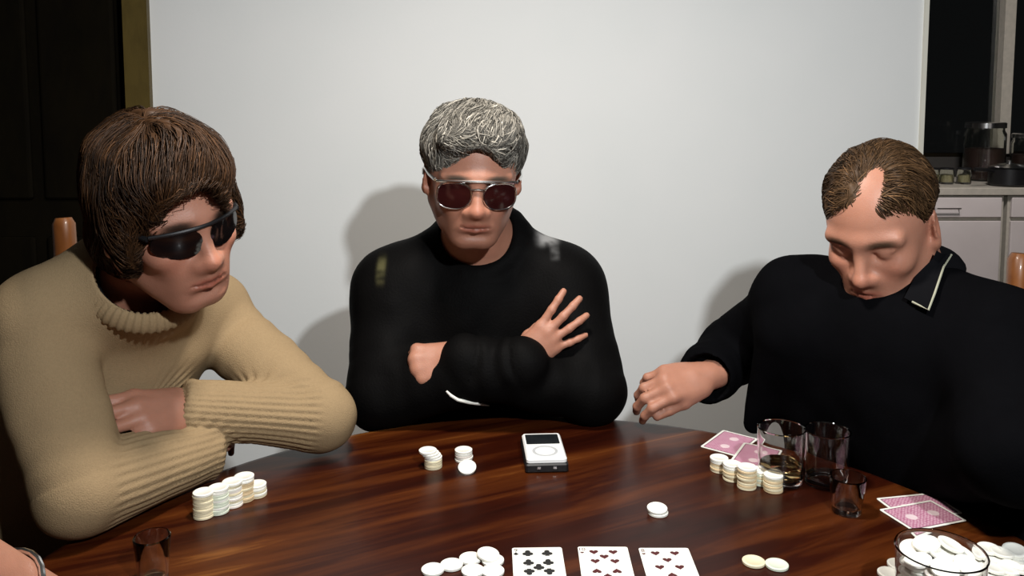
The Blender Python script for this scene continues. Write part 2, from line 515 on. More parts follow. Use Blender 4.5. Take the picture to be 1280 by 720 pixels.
# ------------------------------------------------------------------ chairs
def make_chair(x, y, F, label, H):
    F = unit([F[0], F[1], 0]); rz = math.atan2(F[1], F[0]) - math.pi / 2
    r = empty('dining_chair', (x, y, 0), rz)
    tag(r, label, 'chair', 'chairs around the round table')
    sh = 0.385
    V = MB(); V.plate([(-0.19, -0.20), (0.19, -0.20), (0.215, 0.20), (0.19, 0.225), (-0.19, 0.225), (-0.215, 0.20)], sh - 0.03, sh)
    V.build('seat', M['chair'], r)
    for sx in (-1, 1):
        MB().tube([(sx * 0.18, 0.17, 0), (sx * 0.185, 0.18, sh - 0.031)], [0.016, 0.02], 10).build('leg', M['chair'], r, True)
        MB().tube([(sx * 0.19, -0.25, 0), (sx * 0.19, -0.223, sh), (sx * 0.197, -0.225, sh + 0.25), (sx * 0.21, -0.255, H - 0.05), (sx * 0.212, -0.262, H - 0.012), (sx * 0.212, -0.263, H)], [0.018, 0.02, 0.02, 0.021, 0.021, 0.015], 10).build('back_post', M['chair'], r, True)
        MB().tube([(sx * 0.182, 0.16, 0.16), (sx * 0.19, -0.225, 0.16)], 0.010, 8).build('stretcher', M['chair'], r, True)
    for q, z in enumerate((0.58, 0.70, 0.82)):
        s = MB()
        pts = []
        for i in range(9):
            t_ = i / 8 * 2 - 1
            pts.append((t_ * 0.185, -0.235 - 0.02 * (1 - t_ * t_) - 0.02 * q, z))
        s.tube(pts, [0.03] * 9, 10, flat=None)
        # flatten front to back
        s.v = [(a, (b - (-0.235 - 0.02 * (1 - (a / 0.19) ** 2) - 0.02 * q)) * 0.28 + (-0.235 - 0.02 * (1 - (a / 0.19) ** 2) - 0.02 * q), c_) for a, b, c_ in s.v]
        s.build('slat', M['chair'], r, True)
    MB().tube([(-0.182, 0.0, 0.165), (0.182, 0.0, 0.165)], 0.010, 8).build('stretcher', M['chair'], r, True)
    return r


LF = unit([0.76, -0.65, 0]); LL = np.array([-LF[1], LF[0], 0])
RF = unit([-0.72, -0.69, 0]); RL = np.array([-RF[1], RF[0], 0])
make_chair(-0.822, 1.31, LF, 'brown wooden chair behind the man in the tan sweater', 1.075)
make_chair(0.925, 1.247, RF, 'brown wooden chair behind the man with bowed head', 1.015)
make_chair(-0.06, 1.78, np.array([0, -1, 0]), 'brown wooden chair hidden behind the grey-haired man', 0.88)

# ------------------------------------------------------------------ poker chips
CR, CT = 0.0135, 0.0034
ORD = ['lowest', 'second', 'third', 'fourth', 'fifth', 'sixth', 'seventh', 'eighth', 'ninth', 'tenth']


def nth(k, n, where):
    if k == n - 1: return 'topmost poker chip ' + where
    if k == 0: return 'lowest poker chip ' + where
    return ORD[k] + ' poker chip from the bottom ' + where


chip_meshes = {}
for key in ('chip', 'chip_cream', 'chip_green', 'chip_pink', 'chip_tan'):
    mb = MB().lathe([(0, 0.0004), (CR * 0.72, 0.0004), (CR * 0.76, 0), (CR * 0.95, 0), (CR, 0.0005), (CR, CT - 0.0005), (CR * 0.95, CT), (CR * 0.76, CT), (CR * 0.72, CT - 0.0004), (0, CT - 0.0004)], 24)
    me = mb.mesh('poker_chip_' + key, True)
    me.materials.append(M[key])
    chip_meshes[key] = me


def chip(x, y, z, label, group, key='chip', tilt=(0, 0)):
    o = bpy.data.objects.new('poker_chip', chip_meshes[key])
    o.location = (x, y, z)
    o.rotation_euler = (tilt[0], tilt[1], random.uniform(0, 6.28) if tilt == (0, 0) else 0.0)
    COL.objects.link(o)
    tag(o, label, 'poker chip', group)
    return o


def stack(u, v, n, label, group, keys, jit=0.0006, lean=(0, 0), top='chip', ntop=1):
    b = on_z(u, v)
    for k in range(n):
        key = top if k >= n - ntop else keys[k % len(keys)]
        chip(b[0] + random.uniform(-jit, jit) + lean[0] * k, b[1] + random.uniform(-jit, jit) + lean[1] * k, TZ + 0.0002 + k * (CT + 0.00005), nth(k, n, label), group, key)


G1 = 'chip stacks before the tan sweater'
stack(255, 645, 10, 'in the stack nearest the camera by the tan sleeve', G1, ['chip_cream'])
stack(273.5, 639.5, 10, 'in the greenish stack, second from camera by tan sleeve', G1, ['chip_green', 'chip_green', 'chip'])
stack(291, 631, 10, 'in the pinkish middle stack by the tan sleeve', G1, ['chip_pink', 'chip', 'chip_cream'])
stack(305.5, 624.5, 10, 'in the tall tan stack farthest from camera', G1, ['chip_tan', 'chip_tan', 'chip_cream'], ntop=2)
stack(321.5, 619, 5, 'in the short stack at the right of its row', G1, ['chip_cream', 'chip'], ntop=1)
G2 = 'chips before the grey-haired man'
b = on_z(541.5, 584)
for k in range(8):
    chip(b[0] - 0.0018 * max(0, k - 4) ** 1.35, b[1] + random.uniform(-.0005, .0005), TZ + 0.0002 + k * (CT + 0.00005), nth(k, 8, 'in the leaning stack left of the music player'), G2, 'chip_cream' if k < 4 else 'chip')
b = on_z(579.5, 575)
for k in range(5):
    chip(b[0] + (0.001 if k == 1 else 0), b[1], TZ + 0.0002 + k * (CT + 0.00005), nth(k, 5, 'in the short straight stack left of the music player'), G2, 'chip' if k != 2 else 'chip_pink')
chip(*(on_z(584, 590) + np.array([0, 0, 0.0062])), 'single poker chip leaning on the short stack', G2, 'chip', (math.radians(24), 0))
G3 = 'pair of chips in the middle'
for k in range(2):
    b = on_z(822.5 - 1.0 * k, 642)
    chip(b[0], b[1] + 0.001 * k, TZ + 0.0002 + k * (CT + 0.0016), ['lower chip of the pair alone in the table\'s middle', 'upper chip of the pair alone in the table\'s middle'][k], G3, 'chip', (math.radians(6 * k), 0))
G4 = 'loose chips beside the club card'
for (u, v, lv, lab) in [(541, 714, 0, 'leftmost of the loose chips beside the club card'), (564.5, 708, 0, 'loose chip second from left beside the club card'),
                        (588, 700, 0, 'loose chip at upper left of its four-chip cluster'), (616, 702.5, 0, 'loose chip half covered by another beside the club card'), (610, 699, 1, 'loose chip lying on top of another near the club card'),
                        (591, 715.5, 0, 'loose chip at lower left of its four-chip cluster'), (616, 716, 0, 'loose chip touching the lower left of the club card')]:
    b = on_z(u, v)
    chip(b[0], b[1], TZ + 0.0003 + lv * (CT + 0.001), lab, G4, 'chip', (0.08 * lv, 0.12 * lv))
for u, v, key, lab in [(942, 704, 'chip_cream', 'cream poker chip lying flat right of the heart cards'), (971, 708, 'chip_green', 'greyish poker chip lying beside a cream one')]:
    b = on_z(u, v)
    chip(b[0], b[1], TZ + 0.0003, lab, 'two chips right of the heart cards', key)
G5 = 'chips before the bowed man'
stack(899, 588, 6, 'in the leftmost stack on the pink-backed cards', G5, ['chip_cream', 'chip_tan'], ntop=2)
stack(915, 599, 7, 'in the second stack from the pink-backed cards', G5, ['chip_cream', 'chip_tan'], ntop=2)
stack(933, 609, 9, 'in the tallest stack before the drinking glasses', G5, ['chip_cream', 'chip_tan'], ntop=1)
stack(951, 604, 6, 'in the stack behind the tallest one', G5, ['chip_green', 'chip_cream'], ntop=1)
stack(966, 613, 7, 'in the stack nearest the tall glass', G5, ['chip_tan', 'chip_cream'], ntop=1)

# the glass full of chips, bottom right
bc = on_z(1176, 692, TZ + 0.075)
r = empty('chip_glass', (bc[0], bc[1], TZ + 0.0002))
tag(r, 'wide glass tumbler filled with white poker chips', 'glass')
MB().lathe([(0, 0), (0.038, 0), (0.0405, 0.003), (0.0445, 0.076), (0.0452, 0.0785), (0.0445, 0.08), (0.0432, 0.0785), (0.0428, 0.076), (0.039, 0.007), (0, 0.006)], 48).build('glass_wall', M['glass'], r, True)
gl = 'white poker chip heaped inside the wide glass tumbler'
lay = 0
z = TZ + 0.0075
while z < TZ + 0.066:
    n = 6
    for k in range(n):
        a = 2 * math.pi * (k + 0.5 * (lay % 2)) / n
        chip(bc[0] + 0.0245 * math.cos(a), bc[1] + 0.0245 * math.sin(a), z, gl, 'chips in the wide glass', 'chip' if (k + lay) % 4 else 'chip_pink', (0.02, 0.02))
    lay += 1
    z += CT + 0.0012
for (dx, dy, dz, tx, ty) in [(-0.022, 0.014, 0, .25, -.2), (0.006, 0.024, 0.001, -.3, .1), (0.026, 0.008, 0, .1, .35), (0.018, -0.018, 0, .35, .1), (-0.008, -0.024, 0, .3, -.1), (-0.027, -0.008, 0.0, -.05, -.25), (0.0, 0.0, 0.004, .25, .15), (-0.010, 0.010, 0.008, .1, -.25), (0.013, 0.006, 0.009, .1, .3)]:
    chip(bc[0] + dx, bc[1] + dy, z + 0.0035 + dz, gl, 'chips in the wide glass', 'chip', (tx, ty))
pile = [(1228, 700, 0), (1245, 706, 0), (1236, 693, 1), (1252, 698, 1), (1271, 703, 0), (1279, 712, 0), (1268, 695, 1), (1240, 717, 1), (1262, 717, 1), (1280, 720, 1), (1290, 705, 0), (1300, 714, 0), (1255, 724, 0), (1232, 726, 0)]
for u, v, lv in pile:
    b = on_z(u, v)
    chip(b[0], b[1], TZ + 0.0003 + lv * (CT + 0.002), 'white poker chip in the loose pile right of the chip-filled glass', 'chip pile right of the glass', 'chip', (random.uniform(-.18, .18) * lv, random.uniform(-.18, .18) * lv))
for u, v, lab in [(1112, 719, 'loose white chip farthest left of the chip-filled glass'), (1124, 708, 'loose white chip touching the left of the chip-filled glass')]:
    b = on_z(u, v)
    chip(b[0], b[1], TZ + 0.0003, lab, 'chips left of the glass', 'chip')


# ------------------------------------------------------------------ playing cards
def glyph_mesh(txt, size):
    cu = bpy.data.curves.new('glyph', 'FONT'); cu.body = txt; cu.size = size; cu.align_x = 'CENTER'; cu.align_y = 'CENTER'; cu.extrude = 0.00004
    o = bpy.data.objects.new('glyph', cu); COL.objects.link(o)
    dg = bpy.context.evaluated_depsgraph_get()
    me = bpy.data.meshes.new_from_object(o.evaluated_get(dg))
    bpy.data.objects.remove(o); bpy.data.curves.remove(cu)
    me.name = 'index_' + txt
    return me


def heart(w):
    pts = []
    for i in range(28):
        t = 2 * math.pi * i / 28
        pts.append((w / 34 * 16 * math.sin(t) ** 3, w / 34 * (13 * math.cos(t) - 5 * math.cos(2 * t) - 2 * math.cos(3 * t) - math.cos(4 * t) + 2)))
    return [pts[::-1]]


def club(w):
    out = []
    r = w * 0.27
    for cx, cy in ((0, r * 1.0), (-r * 0.98, -r * 0.45), (r * 0.98, -r * 0.45)):
        out.append([(cx + r * math.cos(2 * math.pi * k / 14), cy + r * math.sin(2 * math.pi * k / 14)) for k in range(14)])
    out.append([(-0.06 * w, r * 0.6), (-0.10 * w, -r * 0.8), (-0.24 * w, -r * 2.0), (0.24 * w, -r * 2.0), (0.10 * w, -r * 0.8), (0.06 * w, r * 0.6)])
    return out


def rounded(w, h, r, n=5):
    pts = []
    for cx, cy, a0 in ((w / 2 - r, h / 2 - r, 0), (-w / 2 + r, h / 2 - r, 90), (-w / 2 + r, -h / 2 + r, 180), (w / 2 - r, -h / 2 + r, 270)):
        for k in range(n):
            a = math.radians(a0 + 90 * k / (n - 1))
            pts.append((cx + r * math.cos(a), cy + r * math.sin(a)))
    return pts


CW, CH, CTH = 0.0615, 0.088, 0.00045
card_me = MB().plate(rounded(CW, CH, 0.003), 0, CTH).mesh('card_stock'); card_me.materials.append(M['card'])


def pip_mesh(kind, w, mat):
    mb = MB()
    for i, o_ in enumerate(heart(w) if kind == 'heart' else club(w)):
        mb.plate(o_, -0.00003, 0.00005 + 0.00001 * i)
    me = mb.mesh('pip_' + kind); me.materials.append(mat)
    return me


PIP = {'heart': pip_mesh('heart', 0.0118, M['ink_red']), 'club': pip_mesh('club', 0.0125, M['ink_black'])}
PIPS = {'heart': pip_mesh('heart', 0.0050, M['ink_red']), 'club': pip_mesh('club', 0.0056, M['ink_black'])}


def face_card(u, v, rz, rank, suit, label):
    top = on_z(u, v)
    x, y = top[0] + 0.044 * math.sin(rz), top[1] - 0.044 * math.cos(rz)
    r = empty('playing_card', (x, y, TZ + 0.0002), rz)
    tag(r, label, 'playing card', 'three face-up cards')
    link('card_stock', card_me, None, r)
    cx = 0.0118
    if rank == '8':
        pos = [(s * cx, q * 0.031) for s in (-1, 1) for q in (-1, 0, 1)] + [(0, 0.0158), (0, -0.0158)]
    else:
        pos = [(s * cx, q) for s in (-1, 1) for q in (-0.031, -0.0103, 0.0103, 0.031)]
        pos += [(0, 0)] if rank == '9' else [(0, 0.0205), (0, -0.0205)]
    for px, py in pos:
        o = link('pip', PIP[suit], None, r, (px, py, CTH + 0.00005))
        if py < -0.001: o.rotation_euler[2] = math.pi
    g = glyph_mesh(rank, 0.0095); g.materials.append(M['ink_black'] if suit == 'club' else M['ink_red'])
    for s in (1, -1):
        o = link('index', g, None, r, (-s * 0.0262, s * 0.0375, CTH + 0.00008))
        p = link('suit_mark', PIPS[suit], None, r, (-s * 0.0262, s * 0.0300, CTH + 0.00005))
        if s < 0: o.rotation_euler[2] = math.pi; p.rotation_euler[2] = math.pi
    return r


face_card(671, 685, math.radians(1.5), '9', 'club', 'face-up playing card with nine black clubs')
face_card(753, 684, math.radians(-0.5), '10', 'heart', 'face-up playing card with ten hearts, between two other cards')
face_card(829, 685.5, math.radians(0), '8', 'heart', 'face-up playing card with eight hearts, rightmost of three')

mb_, nt, bs = newmat('card_back_print')
tc = N(nt, 'ShaderNodeTexCoord')
mp = N(nt, 'ShaderNodeMapping'); mp.inputs['Scale'].default_value = (260, 260, 1); mp.inputs['Rotation'].default_value = (0, 0, math.radians(45))
nt.links.new(tc.outputs['Object'], mp.inputs[0])
ck = N(nt, 'ShaderNodeTexVoronoi'); ck.inputs['Scale'].default_value = 1.0; ck.inputs['Randomness'].default_value = 0.25
nt.links.new(mp.outputs[0], ck.inputs['Vector'])
cr = N(nt, 'ShaderNodeValToRGB'); cr.color_ramp.elements[0].position = 0.15; cr.color_ramp.elements[1].position = 0.6
cr.color_ramp.elements[0].color = (0.66, 0.44, 0.52, 1); cr.color_ramp.elements[1].color = (0.40, 0.12, 0.22, 1)
nt.links.new(ck.outputs['Distance'], cr.inputs[0]); nt.links.new(cr.outputs[0], bs.inputs['Base Color'])
bs.inputs['Roughness'].default_value = 0.4
M['card_back'] = mb_
M['card_line'] = noisy('card_back_line', (0.10, 0.03, 0.05), (0.14, 0.04, 0.07), 40, 0.5)
M['card_pale'] = noisy('card_back_medallion', (0.70, 0.55, 0.58), (0.76, 0.62, 0.64), 40, 0.5)
back_me = MB().plate(rounded(CW - 0.010, CH - 0.010, 0.001), 0, 0.00006).mesh('back_print'); back_me.materials.append(M['card_back'])
line_me = MB().plate(rounded(CW - 0.0075, CH - 0.0075, 0.0015), 0, 0.00004).mesh('border_line'); line_me.materials.append(M['card_line'])
med_me = MB().plate([(0.0075 * math.cos(2 * math.pi * k / 20), 0.0075 * math.sin(2 * math.pi * k / 20)) for k in range(20)], 0, 0.00004).mesh('medallion'); med_me.materials.append(M['card_pale'])


def back_card(x, y, z, rz, label, group, tilt=(0, 0)):
    r = empty('playing_card', (x, y, z), rz)
    r.rotation_euler = (tilt[0], tilt[1], rz)
    tag(r, label, 'playing card', group)
    link('card_stock', card_me, None, r)
    link('border_line', line_me, None, r, (0, 0, CTH))
    p = link('back_print', back_me, None, r, (0, 0, CTH + 0.00003))
    for s in (-1, 1):
        link('medallion', med_me, None, p, (0, s * 0.018, 0.00006))
    return r


b = on_z(1149, 637)
back_card(b[0] + 0.004, b[1] + 0.010, TZ + 0.0002, math.radians(101), 'face-down pink-backed card mostly covered by another, right of the glasses', 'pair of face-down cards by the chip glass')
b = on_z(1153, 645)
back_card(b[0], b[1], TZ + 0.0010, math.radians(108), 'face-down pink-backed card on top, behind the chip-filled glass', 'pair of face-down cards by the chip glass')
b = on_z(916, 560)
back_card(b[0], b[1] + 0.02, TZ + 0.0002, math.radians(-38), 'face-down pink-backed card under the bowed man\'s reaching arm', 'pair of face-down cards behind the chip stacks')
b = on_z(950, 578)
back_card(b[0], b[1] + 0.02, TZ + 0.0010, math.radians(-30), 'face-down pink-backed card beside the tall glass, behind chip stacks', 'pair of face-down cards behind the chip stacks')


# ------------------------------------------------------------------ drinking glasses
def tumbler(u, v, r0, r1, h, label, fill=0.0):
    b = on_z(u, v)
    t = empty('drinking_glass', (b[0], b[1], TZ + 0.0002))
    tag(t, label, 'glass', 'drinking glasses')
    MB().lathe([(0, 0.001), (r0 * 0.8, 0.001), (r0 * 0.9, 0), (r0, 0.002), (r1, h - 0.0015), (r1 - 0.0012, h), (r1 - 0.0026, h - 0.0015), (r0 - 0.0024, 0.012), (r0 * 0.8, 0.009), (0, 0.009)], 40).build('glass_wall', M['glass'], t, True)
    if fill:
        ra = r0 - 0.0031
        rb = ra + (r1 - r0) * fill
        MB().lathe([(0, 0.0098), (r0 * 0.78, 0.0098), (ra, 0.0128), (rb, h * fill), (0, h * fill)], 40).build('drink', M['water'], t, True)
    return t


tumbler(975, 602, 0.031, 0.034, 0.082, 'clear drinking glass with amber drink next to the chip stacks', 0.35)
tumbler(1032, 604, 0.030, 0.033, 0.080, 'clear drinking glass standing right of the amber drink')
tumbler(1058, 640, 0.019, 0.024, 0.050, 'small clear shot glass nearest the pink-backed pair of cards')
tumbler(192, 727, 0.016, 0.0205, 0.055, 'small clear shot glass at the lower left of the table')

# ------------------------------------------------------------------ music player
p_t = on_z(675.5, 540, TZ + 0.022); p_b = on_z(684, 574, TZ + 0.022)
pc = (p_t + p_b) / 2
ang = math.atan2(p_t[1] - p_b[1], p_t[0] - p_b[0]) - math.pi / 2
PH = 0.098; PW = 0.061
t = empty('music_player', (pc[0], pc[1], TZ + 0.0002), ang)
tag(t, 'white portable music player lying in a black case before the grey-haired man', 'music player')
cs = MB().box((-PW / 2 - 0.002, -PH / 2 - 0.002, 0), (PW / 2 + 0.002, PH / 2 + 0.002, 0.0135), 0.004).build('case', M['black_plastic'], t)
for sx in (-0.012, 0.012):
    MB().box((sx - 0.0025, -PH / 2 - 0.003, 0.0065), (sx + 0.0025, -PH / 2 - 0.0018, 0.0095)).build('socket', M['chrome'], cs)
bd = MB().box((-PW / 2, -PH / 2, 0.0125), (PW / 2, PH / 2, 0.0215), 0.005).build('body', M['white_plastic'], t)
MB().plate(rounded(0.052, 0.038, 0.002), 0, 0.0003).build('screen', M['screen'], bd, False, (0, 0.024, 0.0214))
seg = 40
ro, ri = 0.0195, 0.0150
V = []; F = []
for k in range(seg):
    a = 2 * math.pi * k / seg
    V += [(ro * math.cos(a), ro * math.sin(a), 0), (ri * math.cos(a), ri * math.sin(a), 0), (ro * math.cos(a), ro * math.sin(a), 0.0004), (ri * math.cos(a), ri * math.sin(a), 0.0004)]
for k in range(seg):
    i, j = 4 * k, 4 * ((k + 1) % seg)
    F += [[i, j, j + 2, i + 2], [i + 2, j + 2, j + 3, i + 3], [i + 3, j + 3, j + 1, i + 1], [i + 1, j + 1, j, i]]
MB().add(V, F).build('click_wheel', M['grey_plastic'], bd, False, (0, -0.0215, 0.0213))
MB().lathe([(0, 0.0004), (0.0065, 0.0004), (0.0067, 0.0), (0, 0)], 24).build('button', M['white_plastic'], bd, False, (0, -0.0215, 0.0213))


# ------------------------------------------------------------------ smooth solids: distance fields meshed with surface nets
def cap(a, b, ra, rb, k=0.012, mode='u'):
    a = np.asarray(a, float); b = np.asarray(b, float)
    ab = b - a; L2 = max(float(ab @ ab), 1e-12)

    def f(P):
        w = P - a
        t = np.clip((w @ ab) / L2, 0, 1)
        return np.linalg.norm(w - t[..., None] * ab, axis=-1) - (ra + (rb - ra) * t)
    pts = np.array([a - ra, a + ra, b - rb, b + rb])
    return (f, k, mode, pts.min(0), pts.max(0))


def ell(c, r, R=None, k=0.02, mode='u'):
    c = np.asarray(c, float); r = np.asarray(r, float)
    Rm = np.eye(3) if R is None else np.asarray(R, float)      # columns: local axes in world

    def f(P):
        q = (P - c) @ Rm
        k0 = np.linalg.norm(q / r, axis=-1); k1 = np.linalg.norm(q / (r * r), axis=-1) + 1e-9
        d = k0 * (k0 - 1) / k1
        return np.maximum(d, -r.min())
    m = r.max()
    return (f, k, mode, c - m, c + m)


def plane(p0, n, k=0.01, mode='s'):
    """removes (or keeps) the half space on the n side"""
    p0 = np.asarray(p0, float); n = unit(n)
    return (lambda P: -((P - p0) @ n), k, mode, None, None)


def evalf(prims, P, cull=None):
    d = np.full(P.shape[:-1], 10.0)
    for f, k, mode, lo, hi in prims:
        if cull is not None and mode == 'u':
            cc, R = cull
            sel = f(cc) < R * 1.5 + k
            if not sel.any(): continue
            a = d[sel]; b = f(P[sel])
            h = np.maximum(k - np.abs(a - b), 0) / k
            d[sel] = np.minimum(a, b) - h * h * k * 0.25
        else:
            b = f(P)
            if mode == 'u':
                h = np.maximum(k - np.abs(d - b), 0) / k
                d = np.minimum(d, b) - h * h * k * 0.25
            else:
                b = -b
                h = np.maximum(k - np.abs(d - b), 0) / k
                d = np.maximum(d, b) + h * h * k * 0.25
    return d


def sdf_mesh(prims, h, pad=0.02):
    B = 8
    los = np.array([p[3] for p in prims if p[2] == 'u']); his = np.array([p[4] for p in prims if p[2] == 'u'])
    lo = los.min(0) - pad; hi = his.max(0) + pad
    nb = np.ceil((hi - lo) / (h * B)).astype(int) + 1
    g = np.stack(np.meshgrid(*[np.arange(n) for n in nb], indexing='ij'), -1).reshape(-1, 3)
    ctr = lo + (g * B + (B - 1) / 2) * h
    dc = evalf(prims, ctr)
    R = h * B * 0.87
    act = np.abs(dc) < R * 1.7
    D = np.broadcast_to(dc.reshape(*nb, 1, 1, 1), (*nb, B, B, B)).astype(np.float32).copy()
    ga = g[act]
    loc = np.stack(np.meshgrid(*[np.arange(B)] * 3, indexing='ij'), -1).reshape(-1, 3)
    ca = ctr[act]
    vals = np.empty((len(ga), B ** 3), np.float32)
    step = 1500
    for s in range(0, len(ga), step):
        gg = ga[s:s + step]
        P = lo + (gg[:, None, :] * B + loc[None]) * h
        vals[s:s + step] = evalf(prims, P, (ca[s:s + step], R))
    D[ga[:, 0], ga[:, 1], ga[:, 2]] = vals.reshape(-1, B, B, B)
    D = D.transpose(0, 3, 1, 4, 2, 5).reshape(nb[0] * B, nb[1] * B, nb[2] * B)
    S = D < 0
    corners = [(i, j, k) for i in (0, 1) for j in (0, 1) for k in (0, 1)]
    n = np.array(D.shape) - 1
    cnt = np.zeros(n, np.int8)
    for i, j, k in corners:
        cnt += S[i:n[0] + i, j:n[1] + j, k:n[2] + k]
    cells = np.argwhere((cnt > 0) & (cnt < 8))
    del cnt
    vv = np.stack([D[cells[:, 0] + i, cells[:, 1] + j, cells[:, 2] + k] for i, j, k in corners], 1).astype(float)
    acc = np.zeros((len(cells), 3)); num = np.zeros(len(cells))
    ca_ = np.array(corners, float)
    for a in range(8):
        for b in range(a + 1, 8):
            if np.abs(ca_[a] - ca_[b]).sum() == 1:
                m = (vv[:, a] < 0) != (vv[:, b] < 0)
                t = vv[m, a] / (vv[m, a] - vv[m, b])
                acc[m] += ca_[a] + t[:, None] * (ca_[b] - ca_[a])
                num[m] += 1
    V = lo + (cells + acc / num[:, None]) * h
    flat = (cells[:, 0] * n[1] + cells[:, 1]) * n[2] + cells[:, 2]     # sorted
    quads = []
    for ax in range(3):
        o1, o2 = (ax + 1) % 3, (ax + 2) % 3
        sl0 = [slice(None)] * 3; sl1 = [slice(None)] * 3
        sl0[ax] = slice(0, -1); sl1[ax] = slice(1, None)
        e0 = S[tuple(sl0)]; e1 = S[tuple(sl1)]
        idx = np.argwhere(e0 != e1)
        ok = (idx[:, o1] > 0) & (idx[:, o2] > 0) & (idx[:, o1] < n[o1]) & (idx[:, o2] < n[o2])
        idx = idx[ok]
        inside = e0[idx[:, 0], idx[:, 1], idx[:, 2]]
        q = []
        for d1, d2 in ((-1, -1), (0, -1), (0, 0), (-1, 0)):
            c = idx.copy(); c[:, o1] += d1; c[:, o2] += d2
            q.append(np.searchsorted(flat, (c[:, 0] * n[1] + c[:, 1]) * n[2] + c[:, 2]))
        q = np.stack(q, 1)
        q[~inside] = q[~inside][:, ::-1]
        quads.append(q)
    return V, np.concatenate(quads).astype(np.int32)


def normals(V, F):
    e = np.cross(V[F[:, 2]] - V[F[:, 0]], V[F[:, 3]] - V[F[:, 1]])
    n = np.zeros_like(V)
    for i in range(4):
        np.add.at(n, F[:, i], e)
    return n / (np.linalg.norm(n, axis=1)[:, None] + 1e-12)


def vnoise(P, seed=0):
    """smooth value noise in [-1, 1]"""
    I = np.floor(P).astype(np.int64); f = P - I
    f = f * f * (3 - 2 * f)
    out = 0
    for i in (0, 1):
        for j in (0, 1):
            for k in (0, 1):
                h = ((I[:, 0] + i) * 73856093) ^ ((I[:, 1] + j) * 19349663) ^ ((I[:, 2] + k) * 83492791) ^ (seed * 2654435761)
                h = (h ^ (h >> 13)) * 1274126177 & 0x7fffffff
                r = ((h ^ (h >> 16)) & 0xffff) / 32767.5 - 1
                out = out + r * (f[:, 0] if i else 1 - f[:, 0]) * (f[:, 1] if j else 1 - f[:, 1]) * (f[:, 2] if k else 1 - f[:, 2])
    return out


def frame(F, roll=0.0, up=(0, 0, 1)):
    """columns: forward, left, up; roll > 0 raises the left side"""
    f = unit(F); l = unit(np.cross(up, f)); u = np.cross(f, l)
    c, s = math.cos(roll), math.sin(roll)
    l2 = c * l + s * u; u2 = c * u - s * l
    return np.stack([f, l2, u2], 1)


def smooth01(x, a, b):
    t = np.clip((x - a) / (b - a), 0, 1)
    return t * t * (3 - 2 * t)


